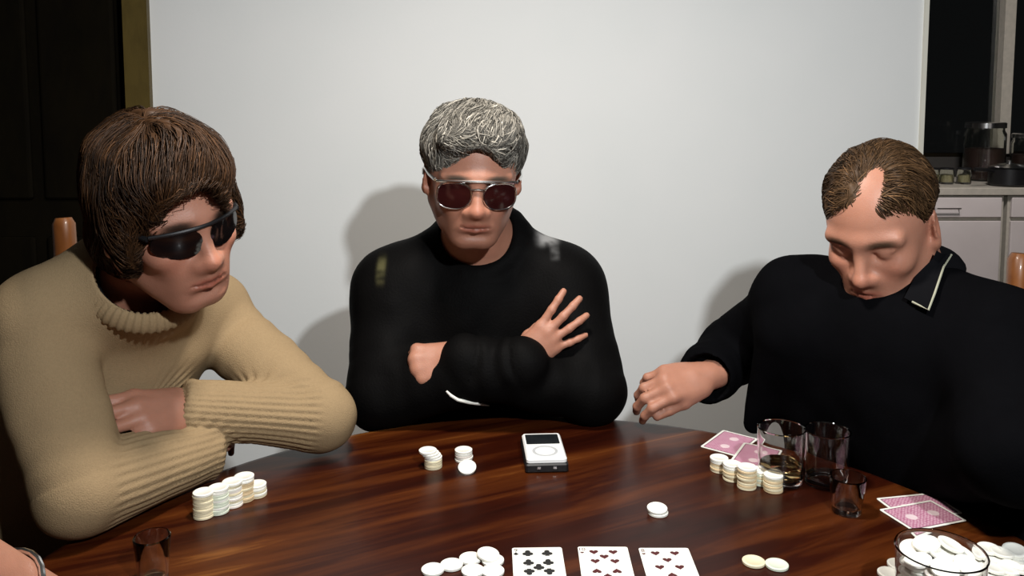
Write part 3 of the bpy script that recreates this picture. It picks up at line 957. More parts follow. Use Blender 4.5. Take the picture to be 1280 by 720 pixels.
# ------------------------------------------------------------------ human figures
class Head:
    def __init__(s, c, F, roll=0.0, scale=1.0, jaw=1.0, nose=1.0, wide=1.0):
        s.wide = wide
        s.c = np.asarray(c, float); s.R = frame(F, roll); s.s = scale; s.jaw = jaw; s.nose = nose

    def w(s, f, l, u):
        return s.c + s.R @ (np.array([f, l * s.wide, u]) * s.s)

    def loc(s, P):
        return (P - s.c) @ s.R / s.s / np.array([1, s.wide, 1])

    def E(s, c, r, k=0.012, mode='u', tilt=None):
        R = s.R
        if tilt is not None:
            a = math.radians(tilt[1]); ax = tilt[0]
            R = s.R @ np.array(Matrix.Rotation(a, 3, ax))
        return ell(s.w(*c), np.array([r[0], r[1] * s.wide, r[2]]) * s.s, R, k * s.s, mode)

    def C(s, a, b, ra, rb, k=0.010, mode='u'):
        return cap(s.w(*a), s.w(*b), ra * s.s, rb * s.s, k * s.s, mode)

    def prims(s):
        E, C = s.E, s.C
        P = [E((-.014, 0, .036), (.098, .077, .084), .02),
             E((.026, 0, -.012), (.064, .064, .082), .03),
             E((.030, 0, -.070), (.052, .049 * s.jaw, .040), .03),
             C((.070, -.012, -.101), (.070, .012, -.101), .0165, .0165, .022)]
        for q in (-1, 1):
            P += [C((-.004, q * .054 * s.jaw, -.050), (.058, q * .024, -.098), .018, .017, .028),
                  E((.060, q * .043, -.026), (.024, .020, .018), .022),
                  C((.084, q * .010, .022), (.070, q * .050, .020), .0105, .009, .016),
                  E((.088, q * .031, .000), (.013, .017, .011), .014, 's'),
                  E((.073, q * .031, -.001), (.0125, .0135, .0125), .004),
                  C((.081, q * .019, .0075), (.078, q * .044, .0055), .0038, .0032, .006),
                  E((.094, q * .0125, -.0385), (.0105, .0085, .0080), .008),
                  E((.099, q * .0075, -.0465), (.004, .0035, .003), .004, 's'),
                  C((.0965, q * .0195, -.044), (.0835, q * .0315, -.066), .0016, .0018, .009, 's'),
                  E((-.012, q * .079, -.006), (.019, .0065, .031), .006, 'u', ('Z', q * 22)),
                  E((-.006, q * .0855, -.002), (.010, .0045, .019), .006, 's', ('Z', q * 22)),
                  C((-.003, q * .078, -.034), (-.001, q * .079, -.030), .007, .007, .006)]
        n = s.nose
        P += [C((.084, 0, .012), (.104 * n, 0, -.030), .0075, .0100, .013),
              E((.107 * n, 0, -.0355), (.0115, .0105, .0095), .008),
              E((.072, 0, -.064), (.0235, .036, .030), .03)]
        for q in (-1, 1):
            P += [C((.0890, q * .023, -.0672), (.0962, 0, -.0630), .0030, .0042, .007),
                  C((.0885, q * .021, -.0700), (.0950, 0, -.0742), .0034, .0052, .007)]
        for q in (-1, 1):
            P += [C((.0930, q * .025, -.0686), (.1008, 0, -.0684), .0014, .0022, .003, 's')]
        P += [E((.0945, 0, -.0865), (.007, .022, .0045), .014, 's')]
        return P

    def paint(s, P, base, stubble=0.0, brow=(0.03, 0.015, 0.01), blush=0.25):
        q = s.loc(P)
        f, l, u = q.T
        C = np.tile(np.asarray(base, float), (len(P), 1))
        front = smooth01(f, .03, .06)
        near = (np.abs(l) < .09) & (np.abs(u) < .14) & (np.abs(f) < .13)

        def mix(mask, col):
            C[:] = C * (1 - mask[:, None]) + np.asarray(col) * mask[:, None]
        red = np.array(base) * np.array([1.0, .62, .55])
        mix(blush * near * front * np.exp(-((np.abs(l) - .042) / .02) ** 2 - ((u + .03) / .022) ** 2), red)
        mix(blush * 1.2 * near * np.exp(-(l / .016) ** 2 - ((u + .036) / .014) ** 2) * smooth01(f, .085, .1), red)
        mix(.75 * near * front * np.exp(-(l / .023) ** 4 - ((u + .0685) / .0085) ** 4) * smooth01(f, .084, .090), np.array(base) * np.array([.85, .42, .40]))
        mix(.8 * near * front * np.exp(-(l / .024) ** 4 - ((u + .0684) / .0016) ** 2) * smooth01(f, .084, .09), np.array(base) * .18)
        bl = np.abs(l)
        mix(.97 * near * front * np.exp(-((bl - .033) / .021) ** 4 - ((u - .0215 + .12 * np.abs(bl - .030)) / .0068) ** 4), brow)
        if stubble:
            mix(stubble * near * smooth01(-u, .04, .06) * smooth01(f, -.01, .03) * (1 - .0 * f), np.array(base) * .45)
        # nostrils and ear folds are a little redder
        mix(.3 * near * np.exp(-((bl - .078) / .01) ** 2 - ((f + .01) / .03) ** 2 - ((u + .006) / .035) ** 2), red)
        return C


def hand_prims(W, D, Nn, side, curl, splay=(0.10, 0.02, -0.06, -0.14), thumb=((0.55, 0.25, -0.15), 0.6), sc=1.0, k=0.007):
    """W wrist, D towards the fingers, Nn out of the back of the hand, side = thumb side (+1: D x N side)"""
    D = unit(D); Nn = unit(np.asarray(Nn) - (np.asarray(Nn) @ D) * D); S = np.cross(D, Nn) * side
    W = np.asarray(W, float)
    off = [.0285, .0095, -.0095, -.0275]; base = [.088, .092, .088, .080]
    lens = [(.043, .026, .021), (.047, .030, .022), (.043, .028, .021), (.034, .021, .019)]
    rad = [.0092, .0094, .0089, .0080]
    P = [ell(W + sc * (D * .052 - Nn * .002), sc * np.array([.050, .037, .0155]), np.stack([D, S, Nn], 1), .012),
         cap(W - D * .02, W + sc * D * .03, .0245 * sc, .0225 * sc, .014)]
    tips = []
    for i in range(4):
        K = W + sc * (D * base[i] + S * off[i] + Nn * (.003 - .004 * abs(i - 1.2)))
        P.append(cap(W + sc * (D * .015 + S * off[i] * .55), K, .0125 * sc, .0108 * sc, .010))
        cu = curl[i] if hasattr(curl[0], '__len__') else curl
        sp = splay[i]
        d0 = unit(math.cos(sp) * D + math.sin(sp) * S)
        ang = 0.0; p = K
        for j in range(3):
            ang += cu[j]
            dj = math.cos(ang) * d0 - math.sin(ang) * Nn
            q = p + sc * lens[i][j] * dj
            r0 = rad[i] * (1 - .07 * j) * sc; r1 = rad[i] * (1 - .07 * (j + 1)) * sc
            P.append(cap(p, q, r0 * 1.04, r1, .0035 if j else .008))
            p = q
        tips.append((p, dj, rad[i] * .8 * sc))
    (ta, tb, tn), tcurl = thumb
    T0 = W + sc * (D * .022 + S * .022 - Nn * .004)
    d = unit(ta * D + tb * S * 1.0 + tn * Nn)
    T1 = T0 + sc * .044 * d
    d2 = unit(math.cos(tcurl) * d - math.sin(tcurl) * S * .6 - math.sin(tcurl) * Nn * .2 + .35 * D * math.sin(tcurl))
    T2 = T1 + sc * .032 * d2
    T3 = T2 + sc * .026 * unit(d2 - .15 * Nn)
    P += [cap(T0, T1, .0165 * sc, .0125 * sc, .012), cap(T1, T2, .0120 * sc, .0105 * sc, .005), cap(T2, T3, .0105 * sc, .0085 * sc, .004)]
    return P


def torso_prims(sR, sL, neck, pelvis, F, off=0.0, w=1.0, belly=0.0, depth=.118, trap=.040):
    """chest, belly, shoulders and hips between the shoulder joints, neck base and pelvis"""
    sR, sL, neck, pelvis = [np.asarray(p, float) for p in (sR, sL, neck, pelvis)]
    mid = (sR + sL) / 2
    U = unit(neck - pelvis); Lx = unit(sL - sR); Fx = unit(np.cross(Lx, U)); Lx = np.cross(U, Fx)
    R = np.stack([Lx, Fx, U], 1)
    h = np.linalg.norm(sL - sR) / 2
    ln = np.linalg.norm(mid - pelvis)
    ch = mid - U * .14 + Fx * .005
    be = pelvis + U * (ln * .38) + Fx * (.02 + belly * .5)
    P = [ell(ch, np.array([h * .98 * w, depth, .20]) + off, R, .05),
         ell(be, np.array([h * .93 * w, depth + .004 + belly, ln * .42]) + off, R, .08),
         ell(pelvis, np.array([.175, .13, .12]) + off, R, .06),
         cap(sR + Lx * .02, sL - Lx * .02, .056 + off, .056 + off, .05),
         cap(neck + Lx * .035 - Fx * .012 - U * .01, sL + U * .018, trap + off, .046 + off, .045),
         cap(neck - Lx * .035 - Fx * .012 - U * .01, sR + U * .018, trap + off, .046 + off, .045)]
    return P, R


def leg_prims(pelvis, F, L, off=0.0, spread=0.10, knee=0.42):
    P = []
    for s in (-1, 1):
        hip = pelvis + L * s * .09 + np.array([0, 0, -.02])
        kn = hip + F * knee + L * s * (spread - .03) + np.array([0, 0, -.005]); kn[2] = 0.475
        an = kn + F * .03; an[2] = 0.10
        P += [cap(hip, kn, .088 + off, .062 + off, .04), cap(kn, an, .060 + off, .046 + off, .03)]
    return P


def shoes(parent, pelvis, F, L, spread=0.10, knee=0.42):
    for s in (-1, 1):
        hip = pelvis + L * s * .09
        kn = hip + F * knee + L * s * (spread - .03)
        an = kn + F * .03
        heel = np.array([*(an - F * .03)[:2], .042]); toe = np.array([*(an + F * .17)[:2], .034])
        V, Fc = sdf_mesh([cap(heel, toe, .042, .034, .02), cap([*an[:2], .06], [*an[:2], .095], .045, .045, .02), plane((0, 0, .004), (0, 0, -1), .004)], .006)
        world_part('shoe', V, Fc, M['shoe'], parent)


def strands(head, prims, V, Nrm, n, flow, seg_len=0.007, nseg=7, rad=0.0007, lift=(0.0, 0.003), col=(0.05, 0.03, 0.02), cvar=0.5, mask=None, free=0.0, jitter=0.10, big=(0, 1)):
    """tapered hair locks that follow the hair surface along flow(local) (a local direction)"""
    q = head.loc(V)
    ids = np.arange(len(V)) if mask is None else np.nonzero(mask(q))[0]
    ids = rng.choice(ids, n)
    p = V[ids] + rng.normal(0, .001, (n, 3))
    off = rng.uniform(lift[0], lift[1], n)
    jit = rng.normal(0, jitter, (n, 3))
    L = rng.uniform(.6, 1.3, n)
    paths = [p.copy()]
    eps = 1e-3
    for i in range(nseg):
        d0 = evalf(prims, p)
        g = np.stack([evalf(prims, p + np.eye(3)[k] * eps) - d0 for k in range(3)], 1) / eps
        g /= np.linalg.norm(g, axis=1)[:, None] + 1e-9
        dl = flow(head.loc(p)); dl = dl / (np.linalg.norm(dl, axis=1)[:, None] + 1e-9) + jit
        dw = dl @ head.R.T
        dw -= g * (dw * g).sum(1)[:, None]
        dw /= np.linalg.norm(dw, axis=1)[:, None] + 1e-9
        p = p + dw * (seg_len * L)[:, None]
        d1 = evalf(prims, p)
        target = off * (1 - .3 * i / nseg) + free * (i / nseg) ** 2 * off
        if big[0]: target = target + big[0] * vnoise(head.loc(p) * big[1], 9)
        p = p - g * (d1 - target)[:, None] * .85
        paths.append(p.copy())
    paths = np.stack(paths, 1)                       # n, k, 3
    k = nseg + 1
    tang = np.gradient(paths, axis=1)
    tang /= np.linalg.norm(tang, axis=2)[..., None] + 1e-9
    nrm0 = Nrm[ids][:, None, :]
    a = np.cross(tang, nrm0); a /= np.linalg.norm(a, axis=2)[..., None] + 1e-9
    b = np.cross(a, tang)
    tt = np.linspace(0, 1, k)
    r = rad * (0.55 + .45 * np.sin(np.pi * np.minimum(tt * 1.2 + .25, 1))) * np.where(tt > .75, (1 - tt) / .25 * .85 + .15, 1)
    r = r[None, :] * rng.uniform(.7, 1.4, n)[:, None]
    ring = []
    for j in range(3):
        t = 2 * math.pi * j / 3
        ring.append(paths + (math.cos(t) * a * 1.6 + math.sin(t) * b) * r[..., None])
    Vs = np.stack(ring, 2).reshape(-1, 3)
    base = (np.arange(n) * k * 3)[:, None, None]
    ii = np.arange(k - 1)[None, :, None] * 3
    jj = np.arange(3)[None, None, :]
    j2 = (jj + 1) % 3
    F = np.stack([base + ii + jj, base + ii + j2, base + ii + 3 + j2, base + ii + 3 + jj], -1).reshape(-1, 4)
    c = np.asarray(col) * np.exp(rng.normal(0, cvar, n))[:, None]
    C = np.repeat(c, k * 3, axis=0)
    return Vs, F.astype(np.int32), C


def wavy(flow, amt, freq, seed):
    def f(q):
        d = flow(q); d = d / (np.linalg.norm(d, axis=1)[:, None] + 1e-9)
        w = np.stack([vnoise(q * freq, seed + k) for k in range(3)], 1)
        return d + amt * w
    return f


def hair_obj(head, prims, parent, mat, h, col, n, flow, disp=0.003, dscale=(55, 160), big=0.0, bigf=28, **kw):
    V, F = sdf_mesh(prims, h)
    Nn = normals(V, F)
    q = head.loc(V)
    fl = flow(q); fl /= np.linalg.norm(fl, axis=1)[:, None] + 1e-9
    # locks: ridges that run along the flow
    s1 = np.cross(fl, np.array([0.3, 0.5, 0.8])); s1 /= np.linalg.norm(s1, axis=1)[:, None] + 1e-9
    nz = vnoise(np.stack([(q * s1).sum(1) * dscale[1], (q * fl).sum(1) * dscale[0] * .5, q[:, 2] * 20], 1), 3)
    Vb = V + Nn * (big * vnoise(q * bigf, 9))[:, None] if big else V
    V2 = Vb + Nn * (disp * nz)[:, None]
    cols = np.asarray(col) * np.exp(.25 * nz)[:, None]
    Vs, Fs, Cs = strands(head, prims, V, Nn, n, flow, col=col, big=(big, bigf), **kw)
    return world_part('hair', np.vstack([V2, Vs]), np.vstack([F, Fs + len(V2)]), mat, parent, True, np.vstack([cols, Cs]))


def seg_frame(P, a, b):
    """distance to segment, parameter and unit radial vector"""
    ab = b - a; t = np.clip(((P - a) @ ab) / (ab @ ab), 0, 1)
    r = P - a - t[:, None] * ab
    return np.linalg.norm(r, axis=1), t, r


M['skin'] = attr_mat('skin', 0.48, 0.35, 0.15, 500, 0.10, 0.10, 70)
M['hair'] = attr_mat('hair', 0.55, 0.22, 0.0, 100, 0.0, 0.2, 150)
M['sweater'] = attr_mat('tan_knit', 0.9, 0.10, 0.45, 600, 0.0, 0.12, 300)
M['leather'] = attr_mat('black_jacket', 0.6, 0.03, 0.3, 260, 0.0, 0.2, 30)
M['wool'] = attr_mat('black_shirt', 0.95, 0.012, 0.2, 400, 0.0, 0.2, 30)


def lens_mesh(head, side, outline, x0, curve, pant=0.0, thick=0.0018, wrap=0.0):
    """curved lens following outline [(l, u)...] in head space; returns verts, faces, rim loop (world)"""
    pts = []
    c = np.mean(outline, 0)
    rows = [0.0, .35, .7, 1.0]
    V = []; F = []
    n = len(outline)

    def surf(l, u, o):
        return head.w(x0 - curve * l * l - wrap * max(0, abs(l) - .03) - 3.0 * (u - c[1]) ** 2 - pant * u + o, l, u)
    for o in (0, -thick):
        base = len(V)
        V.append(surf(c[0], c[1], o))
        for rr in rows[1:]:
            for l, u in outline:
                V.append(surf(c[0] + (l - c[0]) * rr, c[1] + (u - c[1]) * rr, o))
        for i in range(n):
            j = (i + 1) % n
            F.append([base, base + 1 + i, base + 1 + j])
            for q in range(2):
                a0 = base + 1 + q * n; b0 = a0 + n
                F.append([a0 + i, b0 + i, b0 + j, a0 + j])
    a0 = 1 + 2 * n; b0 = len(V) // 2 + 1 + 2 * n
    for i in range(n):
        j = (i + 1) % n
        F.append([a0 + i, b0 + i, b0 + j, a0 + j])
    rim = [surf(l, u, -thick / 2) for l, u in outline]
    return V, F, rim


# ------------------------------------------------------------------ the three men
SKIN = (0.38, 0.175, 0.115)


def ring_prims(c, axis, r, tube, n=16, k=0.006, ax2=None, squash=1.0):
    axis = unit(axis); a = unit(np.cross(axis, ax2 if ax2 is not None else np.array([0, 0, 1.0]) if abs(axis[2]) < .9 else np.array([1.0, 0, 0]))); b = np.cross(axis, a)
    pts = [c + r * (math.cos(2 * math.pi * i / n) * a + math.sin(2 * math.pi * i / n) * b * squash) for i in range(n)]
    return [cap(pts[i], pts[(i + 1) % n], tube, tube, k) for i in range(n)]


def arm_prims(s, e, w, off, k=0.03, r=(.052, .044, .030)):
    return [cap(s, e, r[0] + off, r[1] + off, k), cap(e, w, r[1] + off, r[2] + off, .02)]


def finish_cloth(V, F, amp, scale, seed, arms=(), rib=0.0, nrib=30, ringribs=()):
    Nn = normals(V, F)
    d = amp * (vnoise(V * scale, seed) + .5 * vnoise(V * scale * 2.3, seed + 1))
    for (a, b, wgt) in arms:                               # folds across the sleeves, bunched at the elbow
        r, t, rv = seg_frame(V, np.asarray(a), np.asarray(b))
        m = np.exp(-np.maximum(r - .05, 0) / .01) * (t > 0.02) * (t < .98)
        wob = .012 * vnoise(V * 24, seed + 5)
        d += wgt * m * np.sin((t * np.linalg.norm(np.asarray(b) - a) + wob) / .0062) * (.35 + .65 * np.abs(2 * t - 1) ** 2) * .5
    if rib:
        for (a, b) in ringribs:
            a = np.asarray(a); b = np.asarray(b)
            r, t, rv = seg_frame(V, a, b)
            ax = unit(b - a); e1 = unit(np.cross(ax, [0.2, 0.3, 1.0])); e2 = np.cross(ax, e1)
            th = np.arctan2(rv @ e2, rv @ e1)
            m = np.exp(-np.maximum(r - .055, 0) / .008) * smooth01(t, 0.02, .15)
            d += rib * m * (np.abs(np.sin(th * nrib / 2)) - .5)
    return V + Nn * d[:, None], Nn


# ---------------------------------------------------- man in the tan sweater (left)
pel = np.array([-0.81, 1.30, 0.52])
sR, sL = at(44, 408, 1.10), at(262, 396, 1.36)
eR = on_z(100, 612, TZ + 0.060)
wR = on_z(248, 566, TZ + 0.044)
eL = on_z(402, 522, TZ + 0.060)
wL = at(243, 512, 1.20)
nb = at(172, 350, 1.19)
hd = Head(at(206, 266, 1.10), (0.79, -0.58, -0.25), math.radians(13), 0.96)
L_root = empty('person', (pel[0], pel[1], 0))
tag(L_root, 'man in tan ribbed sweater and black wraparound sunglasses leaning on the table', 'person')
tp, tR = torso_prims(sR, sL, nb, pel, LF, -0.012, .9, 0, .102)
hand_D = at(116, 520, 1.07) - wL
bodyp = hd.prims() + [cap(hd.w(-.022, 0, -.035), nb - tR[:, 2] * .02, .056, .060, .03)] + tp + arm_prims(sR, eR, wR, -.012) + arm_prims(sL, eL, wL, -.012) \
    + hand_prims(wL, hand_D, (-0.1, -0.80, 0.60), 1, (.35, .5, .3), thumb=((.75, .25, -.35), .5)) \
    + hand_prims(wR, (-.02, .2, .01), (0, 0.0, 1.0), 1, (.5, .7, .4), sc=.7)
V, F = sdf_mesh(bodyp, 0.0031)
world_part('body', V, F, M['skin'], L_root, True, hd.paint(V, SKIN, 0.15, (0.02, 0.012, 0.008)))
# sweater
sp, _ = torso_prims(sR, sL, nb, pel, LF, 0.008, .9, 0, .102, .046)
cut = pel + np.array([0, 0, -0.05])
neck_ax = unit([0.36, -0.62, 0.62])
swp = sp + [cap(sR, eR, .064, .057, .012), cap(eR, wR - unit(wR - eR) * .005, .056, .043, .006)] + [cap(sL, eL, .056, .053, .014), cap(eL, wL - unit(wL - eL) * .008, .053, .042, .012)]
coll_c = at(184, 342, 1.135)
swp += [cap(nb, coll_c - neck_ax * .028, .085, .078, .05),
        cap(coll_c - neck_ax * .06, coll_c + neck_ax * .10, .060, .070, .006, 's')]
swp += ring_prims(wL + unit(wL - eL) * .010, wL - eL, .035, .0075, 14, .006) + ring_prims(wR + unit(wR - eR) * .010, wR - eR, .035, .0075, 14, .006)
V, F = sdf_mesh(swp, 0.0030)
V, Nn = finish_cloth(V, F, .0040, 11, 4, [(sR, eR, .005), (sL, eL, .005)], .0030, 30, [(eR, wR), (eL, wL)])
sw = world_part('sweater', V, F, M['sweater'], L_root, True, np.tile((0.285, 0.202, 0.112), (len(V), 1)))
# ribbed crew neck band
e1 = unit(np.cross(neck_ax, [0, 0, 1.0])); e2 = np.cross(neck_ax, e1)
n1, n2 = 312, 12
Vr = []
for i in range(n1):
    th = 2 * math.pi * i / n1
    dv = math.cos(th) * e1 + math.sin(th) * e2
    rb = .0010 * (1 if (i // 3) % 2 else -1)
    for j in range(n2):
        ph = 2 * math.pi * j / n2
        Vr.append(coll_c + dv * (.0745 + (.0085 + rb) * math.cos(ph) - .006 * math.sin(ph)) + neck_ax * (-.004 + (.0135 + rb) * math.sin(ph)))
Fr = [[i * n2 + j, ((i + 1) % n1) * n2 + j, ((i + 1) % n1) * n2 + (j + 1) % n2, i * n2 + (j + 1) % n2] for i in range(n1) for j in range(n2)]
world_part('crew_neck', np.array(Vr), np.array(Fr, np.int32), M['sweater'], sw, True, np.tile((0.27, 0.19, 0.104), (len(Vr), 1)))
V, F = sdf_mesh([p for p in torso_prims(sR, sL, nb, pel, LF, -.004)[0][2:3]] + leg_prims(pel, LF, LL), 0.006)
world_part('trousers', V, F, M['trousers'], L_root)
shoes(L_root, pel, LF, LL)
# t-shirt edge under the crew neck
V, F = sdf_mesh(ring_prims(coll_c - neck_ax * .004, neck_ax, .0635, .004, 24, .004), 0.002)
world_part('undershirt_collar', V, F, M['trousers'], L_root)


def flow_L(q):
    f, l, u = q.T
    d = np.stack([f * 1.0 + .02, l * 1.2 + .012, -np.full_like(u, .055) + (u - .06) * .15], 1)
    front = smooth01(f, .015, .08) * smooth01(u, .02, .06)
    d += front[:, None] * np.array([.05, -.11, -.055])
    back = smooth01(-f, .0, .06)
    d += back[:, None] * np.array([-.0, 0, -.06])
    return d


hair = [hd.E((-.012, 0, .046), (.108, .088, .092), .03), hd.E((-.040, 0, -.020), (.076, .084, .088), .03), hd.E((.045, .0, .076), (.062, .070, .044), .03),
        hd.E((.026, -.072, .005), (.030, .016, .058), .02), hd.E((.026, .072, .005), (.030, .016, .058), .02),
        hd.E((.128, -.010, -.006), (.078, .054, .086), .010, 's'), hd.E((.085, 0, -.11), (.075, .074, .100), .012, 's')]
hair_obj(hd, hair, L_root, M['hair'], 0.003, (0.036, 0.016, 0.006), 8000, wavy(flow_L, .42, 24, 5), .0055, (30, 90), big=.0085, bigf=24, nseg=6, seg_len=.012, rad=.0005, lift=(0, .006), cvar=.5, free=.6)
# wraparound sunglasses
sg = link('sunglasses', MB().tube([hd.w(.0985 - 6.5 * l * l, l, .0165 - 1.2 * l * l) for l in np.linspace(-.064, .064, 17)], .0028, 8).mesh('sunglasses', True), M['black_plastic'], L_root)
sg.data.transform(Matrix.Translation(Vector(-root_loc(L_root))))
for q in (-1, 1):
    out = []
    for i in range(24):
        a = 2 * math.pi * i / 24
        ca, sa = math.cos(a), math.sin(a)
        l = .035 + .029 * np.sign(ca) * abs(ca) ** .75
        u = -.0035 + (.0200 if sa > 0 else .020 - .006 * (ca > 0) * abs(ca)) * np.sign(sa) * abs(sa) ** .8
        out.append((q * l, u))
    lv, lf, rim = lens_mesh(hd, q, out, .0995, 6.5)
    MB().add(lv, lf).build_w('lens', M['lens'], sg)
    MB().tube([hd.w(.0715, q * .0655, .010), hd.w(.04, q * .077, .012), hd.w(0, q * .083, .012), hd.w(-.02, q * .084, .004), hd.w(-.035, q * .083, -.012)], [.0035, .003, .0028, .0026, .0024], 8).build_w('temple', M['black_plastic'], sg)

# ---------------------------------------------------- grey-haired man with crossed arms (middle)
CF = np.array([0, -1.0, 0]); CL = np.array([1.0, 0, 0])
pel = np.array([-0.06, 1.74, 0.52])
sR, sL = at(494, 368, 1.54), at(704, 364, 1.54)
eR = at(478, 492, 1.425); eL = at(738, 488, 1.425)
wR = at(652, 452, 1.375)
wL = at(582, 451, 1.385)
nb = at(600, 300, 1.54)
hd = Head(at(591, 218, 1.44), (0.13, -0.95, -0.24), math.radians(-2), 0.925, 1.06, 1.0, 1.09)
C_root = empty('person', (pel[0], pel[1], 0))
tag(C_root, 'grey-haired man in black jacket and aviator sunglasses with crossed arms', 'person')
tp, tR = torso_prims(sR, sL, nb, pel, CF, -0.012, 1.0)
hW = at(648, 456, 1.385)
hD = at(722, 388, 1.395) - hW
bodyp = hd.prims() + [cap(hd.w(-.025, 0, -.035), nb - tR[:, 2] * .02, .058, .062, .03)] + tp + arm_prims(sR, eR, hW, -.010) + arm_prims(sL, eL, wL, -.010) \
    + hand_prims(hW, hD, (0.05, -1.0, 0.15), -1, [(.02, .18, .12), (.04, .2, .12), (.05, .22, .15), (.08, .25, .15)], (.22, .04, -.16, -.38), thumb=((.75, .1, -.75), .3), sc=.80, k=.004) \
    + hand_prims(wL, at(515, 456, 1.375) - wL, (0.0, -0.82, 0.57), 1, (1.25, 1.4, .9), thumb=((.75, .12, -.45), .6), sc=.92)
V, F = sdf_mesh(bodyp, 0.0031)
world_part('body', V, F, M['skin'], C_root, True, hd.paint(V, SKIN, 0.25, (0.05, 0.04, 0.03)))
sp, _ = torso_prims(sR, sL, nb, pel, CF, 0.014, 1.05, .02)
neck_ax = unit(hd.w(-.01, 0, -.07) - nb)
jp = sp + [cap(sR, eR, .072, .064, .05), cap(eR, wR, .062, .046, .02), cap(sL, eL, .072, .064, .05), cap(eL, wL, .060, .046, .012)]
jp += ring_prims(nb + neck_ax * .004, neck_ax, .074, .012, 18, .02)
jp += [cap(nb - neck_ax * .05, nb + neck_ax * .12, .064, .068, .006, 's')]
V, F = sdf_mesh(jp, 0.0037)
V, Nn = finish_cloth(V, F, .0045, 10, 8, [(sR, eR, .005), (sL, eL, .005), (eR, wR, .0045), (eL, wL, .004)])
cj = np.tile((0.0032, 0.0030, 0.0030), (len(V), 1))
# mottled paler patches in the jacket colour on the shoulders
for c, r_, colr in ((at(686, 298, 1.49), (.020, .015), (.22, .22, .22)), (at(694, 318, 1.48), (.008, .010), (.06, .06, .06)), (at(478, 336, 1.49), (.008, .020), (.07, .065, .03))):
    dx = V - c
    m = np.exp(-(np.abs(dx[:, 0]) / r_[0]) ** 4 - (np.abs(dx[:, 2]) / r_[1]) ** 4) * (np.abs(dx[:, 1]) < .08) * np.clip(.75 + .6 * vnoise(V * 110, 2), 0, 1)
    cj = cj * (1 - m[:, None]) + np.array(colr) * m[:, None]
jo = world_part('jacket', V, F, M['leather'], C_root, True, cj)
pip = [at(u, v, 1.325) for u, v in ((556, 491), (562, 497), (572, 503), (585, 506), (598, 508), (612, 510))]
dd, Vj = [], V
pts = []
for p in pip:                                   # lay the white piping on the sleeve
    ray_ = unit(p - np.array([0, 0, CAM_H]))
    w_ = V - np.array([0, 0, CAM_H]); tt = w_ @ ray_
    dist = np.linalg.norm(w_ - tt[:, None] * ray_, axis=1)
    i = np.argmin(np.where(dist < .006, tt, 9.0))
    pts.append(V[i] + Nn[i] * .0008)
MB().tube(pts, [.0016, .0026, .003, .003, .0026, .0014], 8).build_w('white_piping', M['chip'], jo)
V, F = sdf_mesh([p for p in torso_prims(sR, sL, nb, pel, CF, -.004)[0][2:3]] + leg_prims(pel, CF, CL), 0.006)
world_part('trousers', V, F, M['trousers'], C_root)
shoes(C_root, pel, CF, CL)


def flow_C(q):
    f, l, u = q.T
    d = np.stack([f * .6 + .05, l * .8 - .03, (u - .13) * .5], 1)
    side = smooth01(np.abs(l), .05, .075)
    d += side[:, None] * np.array([-.05, 0, -.09])
    d += smooth01(-f, .02, .07)[:, None] * np.array([-.05, 0, -.09])
    return d


hair = [hd.E((-.016, 0, .052), (.104, .086, .084), .03), hd.E((.038, .012, .094), (.056, .058, .034), .03), hd.E((.060, -.028, .088), (.030, .034, .026), .02),
        hd.E((.118, .0, .010), (.066, .068, .072), .010, 's'), hd.E((.065, .0, -.062), (.078, .12, .068), .010, 's'), hd.E((-.02, 0, -.115), (.12, .12, .075), .012, 's')]
hair_obj(hd, hair, C_root, M['hair'], 0.003, (0.17, 0.158, 0.135), 5200, wavy(flow_C, .45, 30, 6), .0045, (60, 150), big=.005, bigf=34, nseg=6, seg_len=.006, rad=.0006, lift=(0, .005), cvar=.6, jitter=.2)
# aviator sunglasses
sg = link('sunglasses', MB().tube([hd.w(.1005 - 4.2 * l * l, l, .0205 - 1.5 * l * l) for l in np.linspace(-.066, .066, 17)], .0024, 8).mesh('sunglasses', True), M['chrome'], C_root)
sg.data.transform(Matrix.Translation(Vector(-root_loc(C_root))))
for q in (-1, 1):
    out = []
    for i in range(28):
        a = 2 * math.pi * i / 28
        ca, sa = math.cos(a), math.sin(a)
        l = .0365 + .0275 * np.sign(ca) * abs(ca) ** .8 + (.004 * sa if sa < 0 else 0) * -1
        u = (-.006 + (.0205 if sa > 0 else .0285) * np.sign(sa) * abs(sa) ** .85)
        out.append((q * l, u))
    lv, lf, rim = lens_mesh(hd, q, out, .1005, 4.2)
    MB().add(lv, lf).build_w('lens', M['lens_brown'], sg)
    MB().tube(rim, .0017, 8, True).build_w('rim', M['chrome'], sg)
    MB().tube([hd.w(.079, q * .068, .016), hd.w(.045, q * .077, .014), hd.w(0, q * .0825, .012), hd.w(-.02, q * .084, .004), hd.w(-.035, q * .083, -.012)], [.003, .0022, .002, .002, .002], 8).build_w('temple', M['chrome'], sg)
MB().tube([hd.w(.0995, -.011, .004), hd.w(.1035, 0, .007), hd.w(.0995, .011, .004)], .0018, 8).build_w('bridge', M['chrome'], sg)

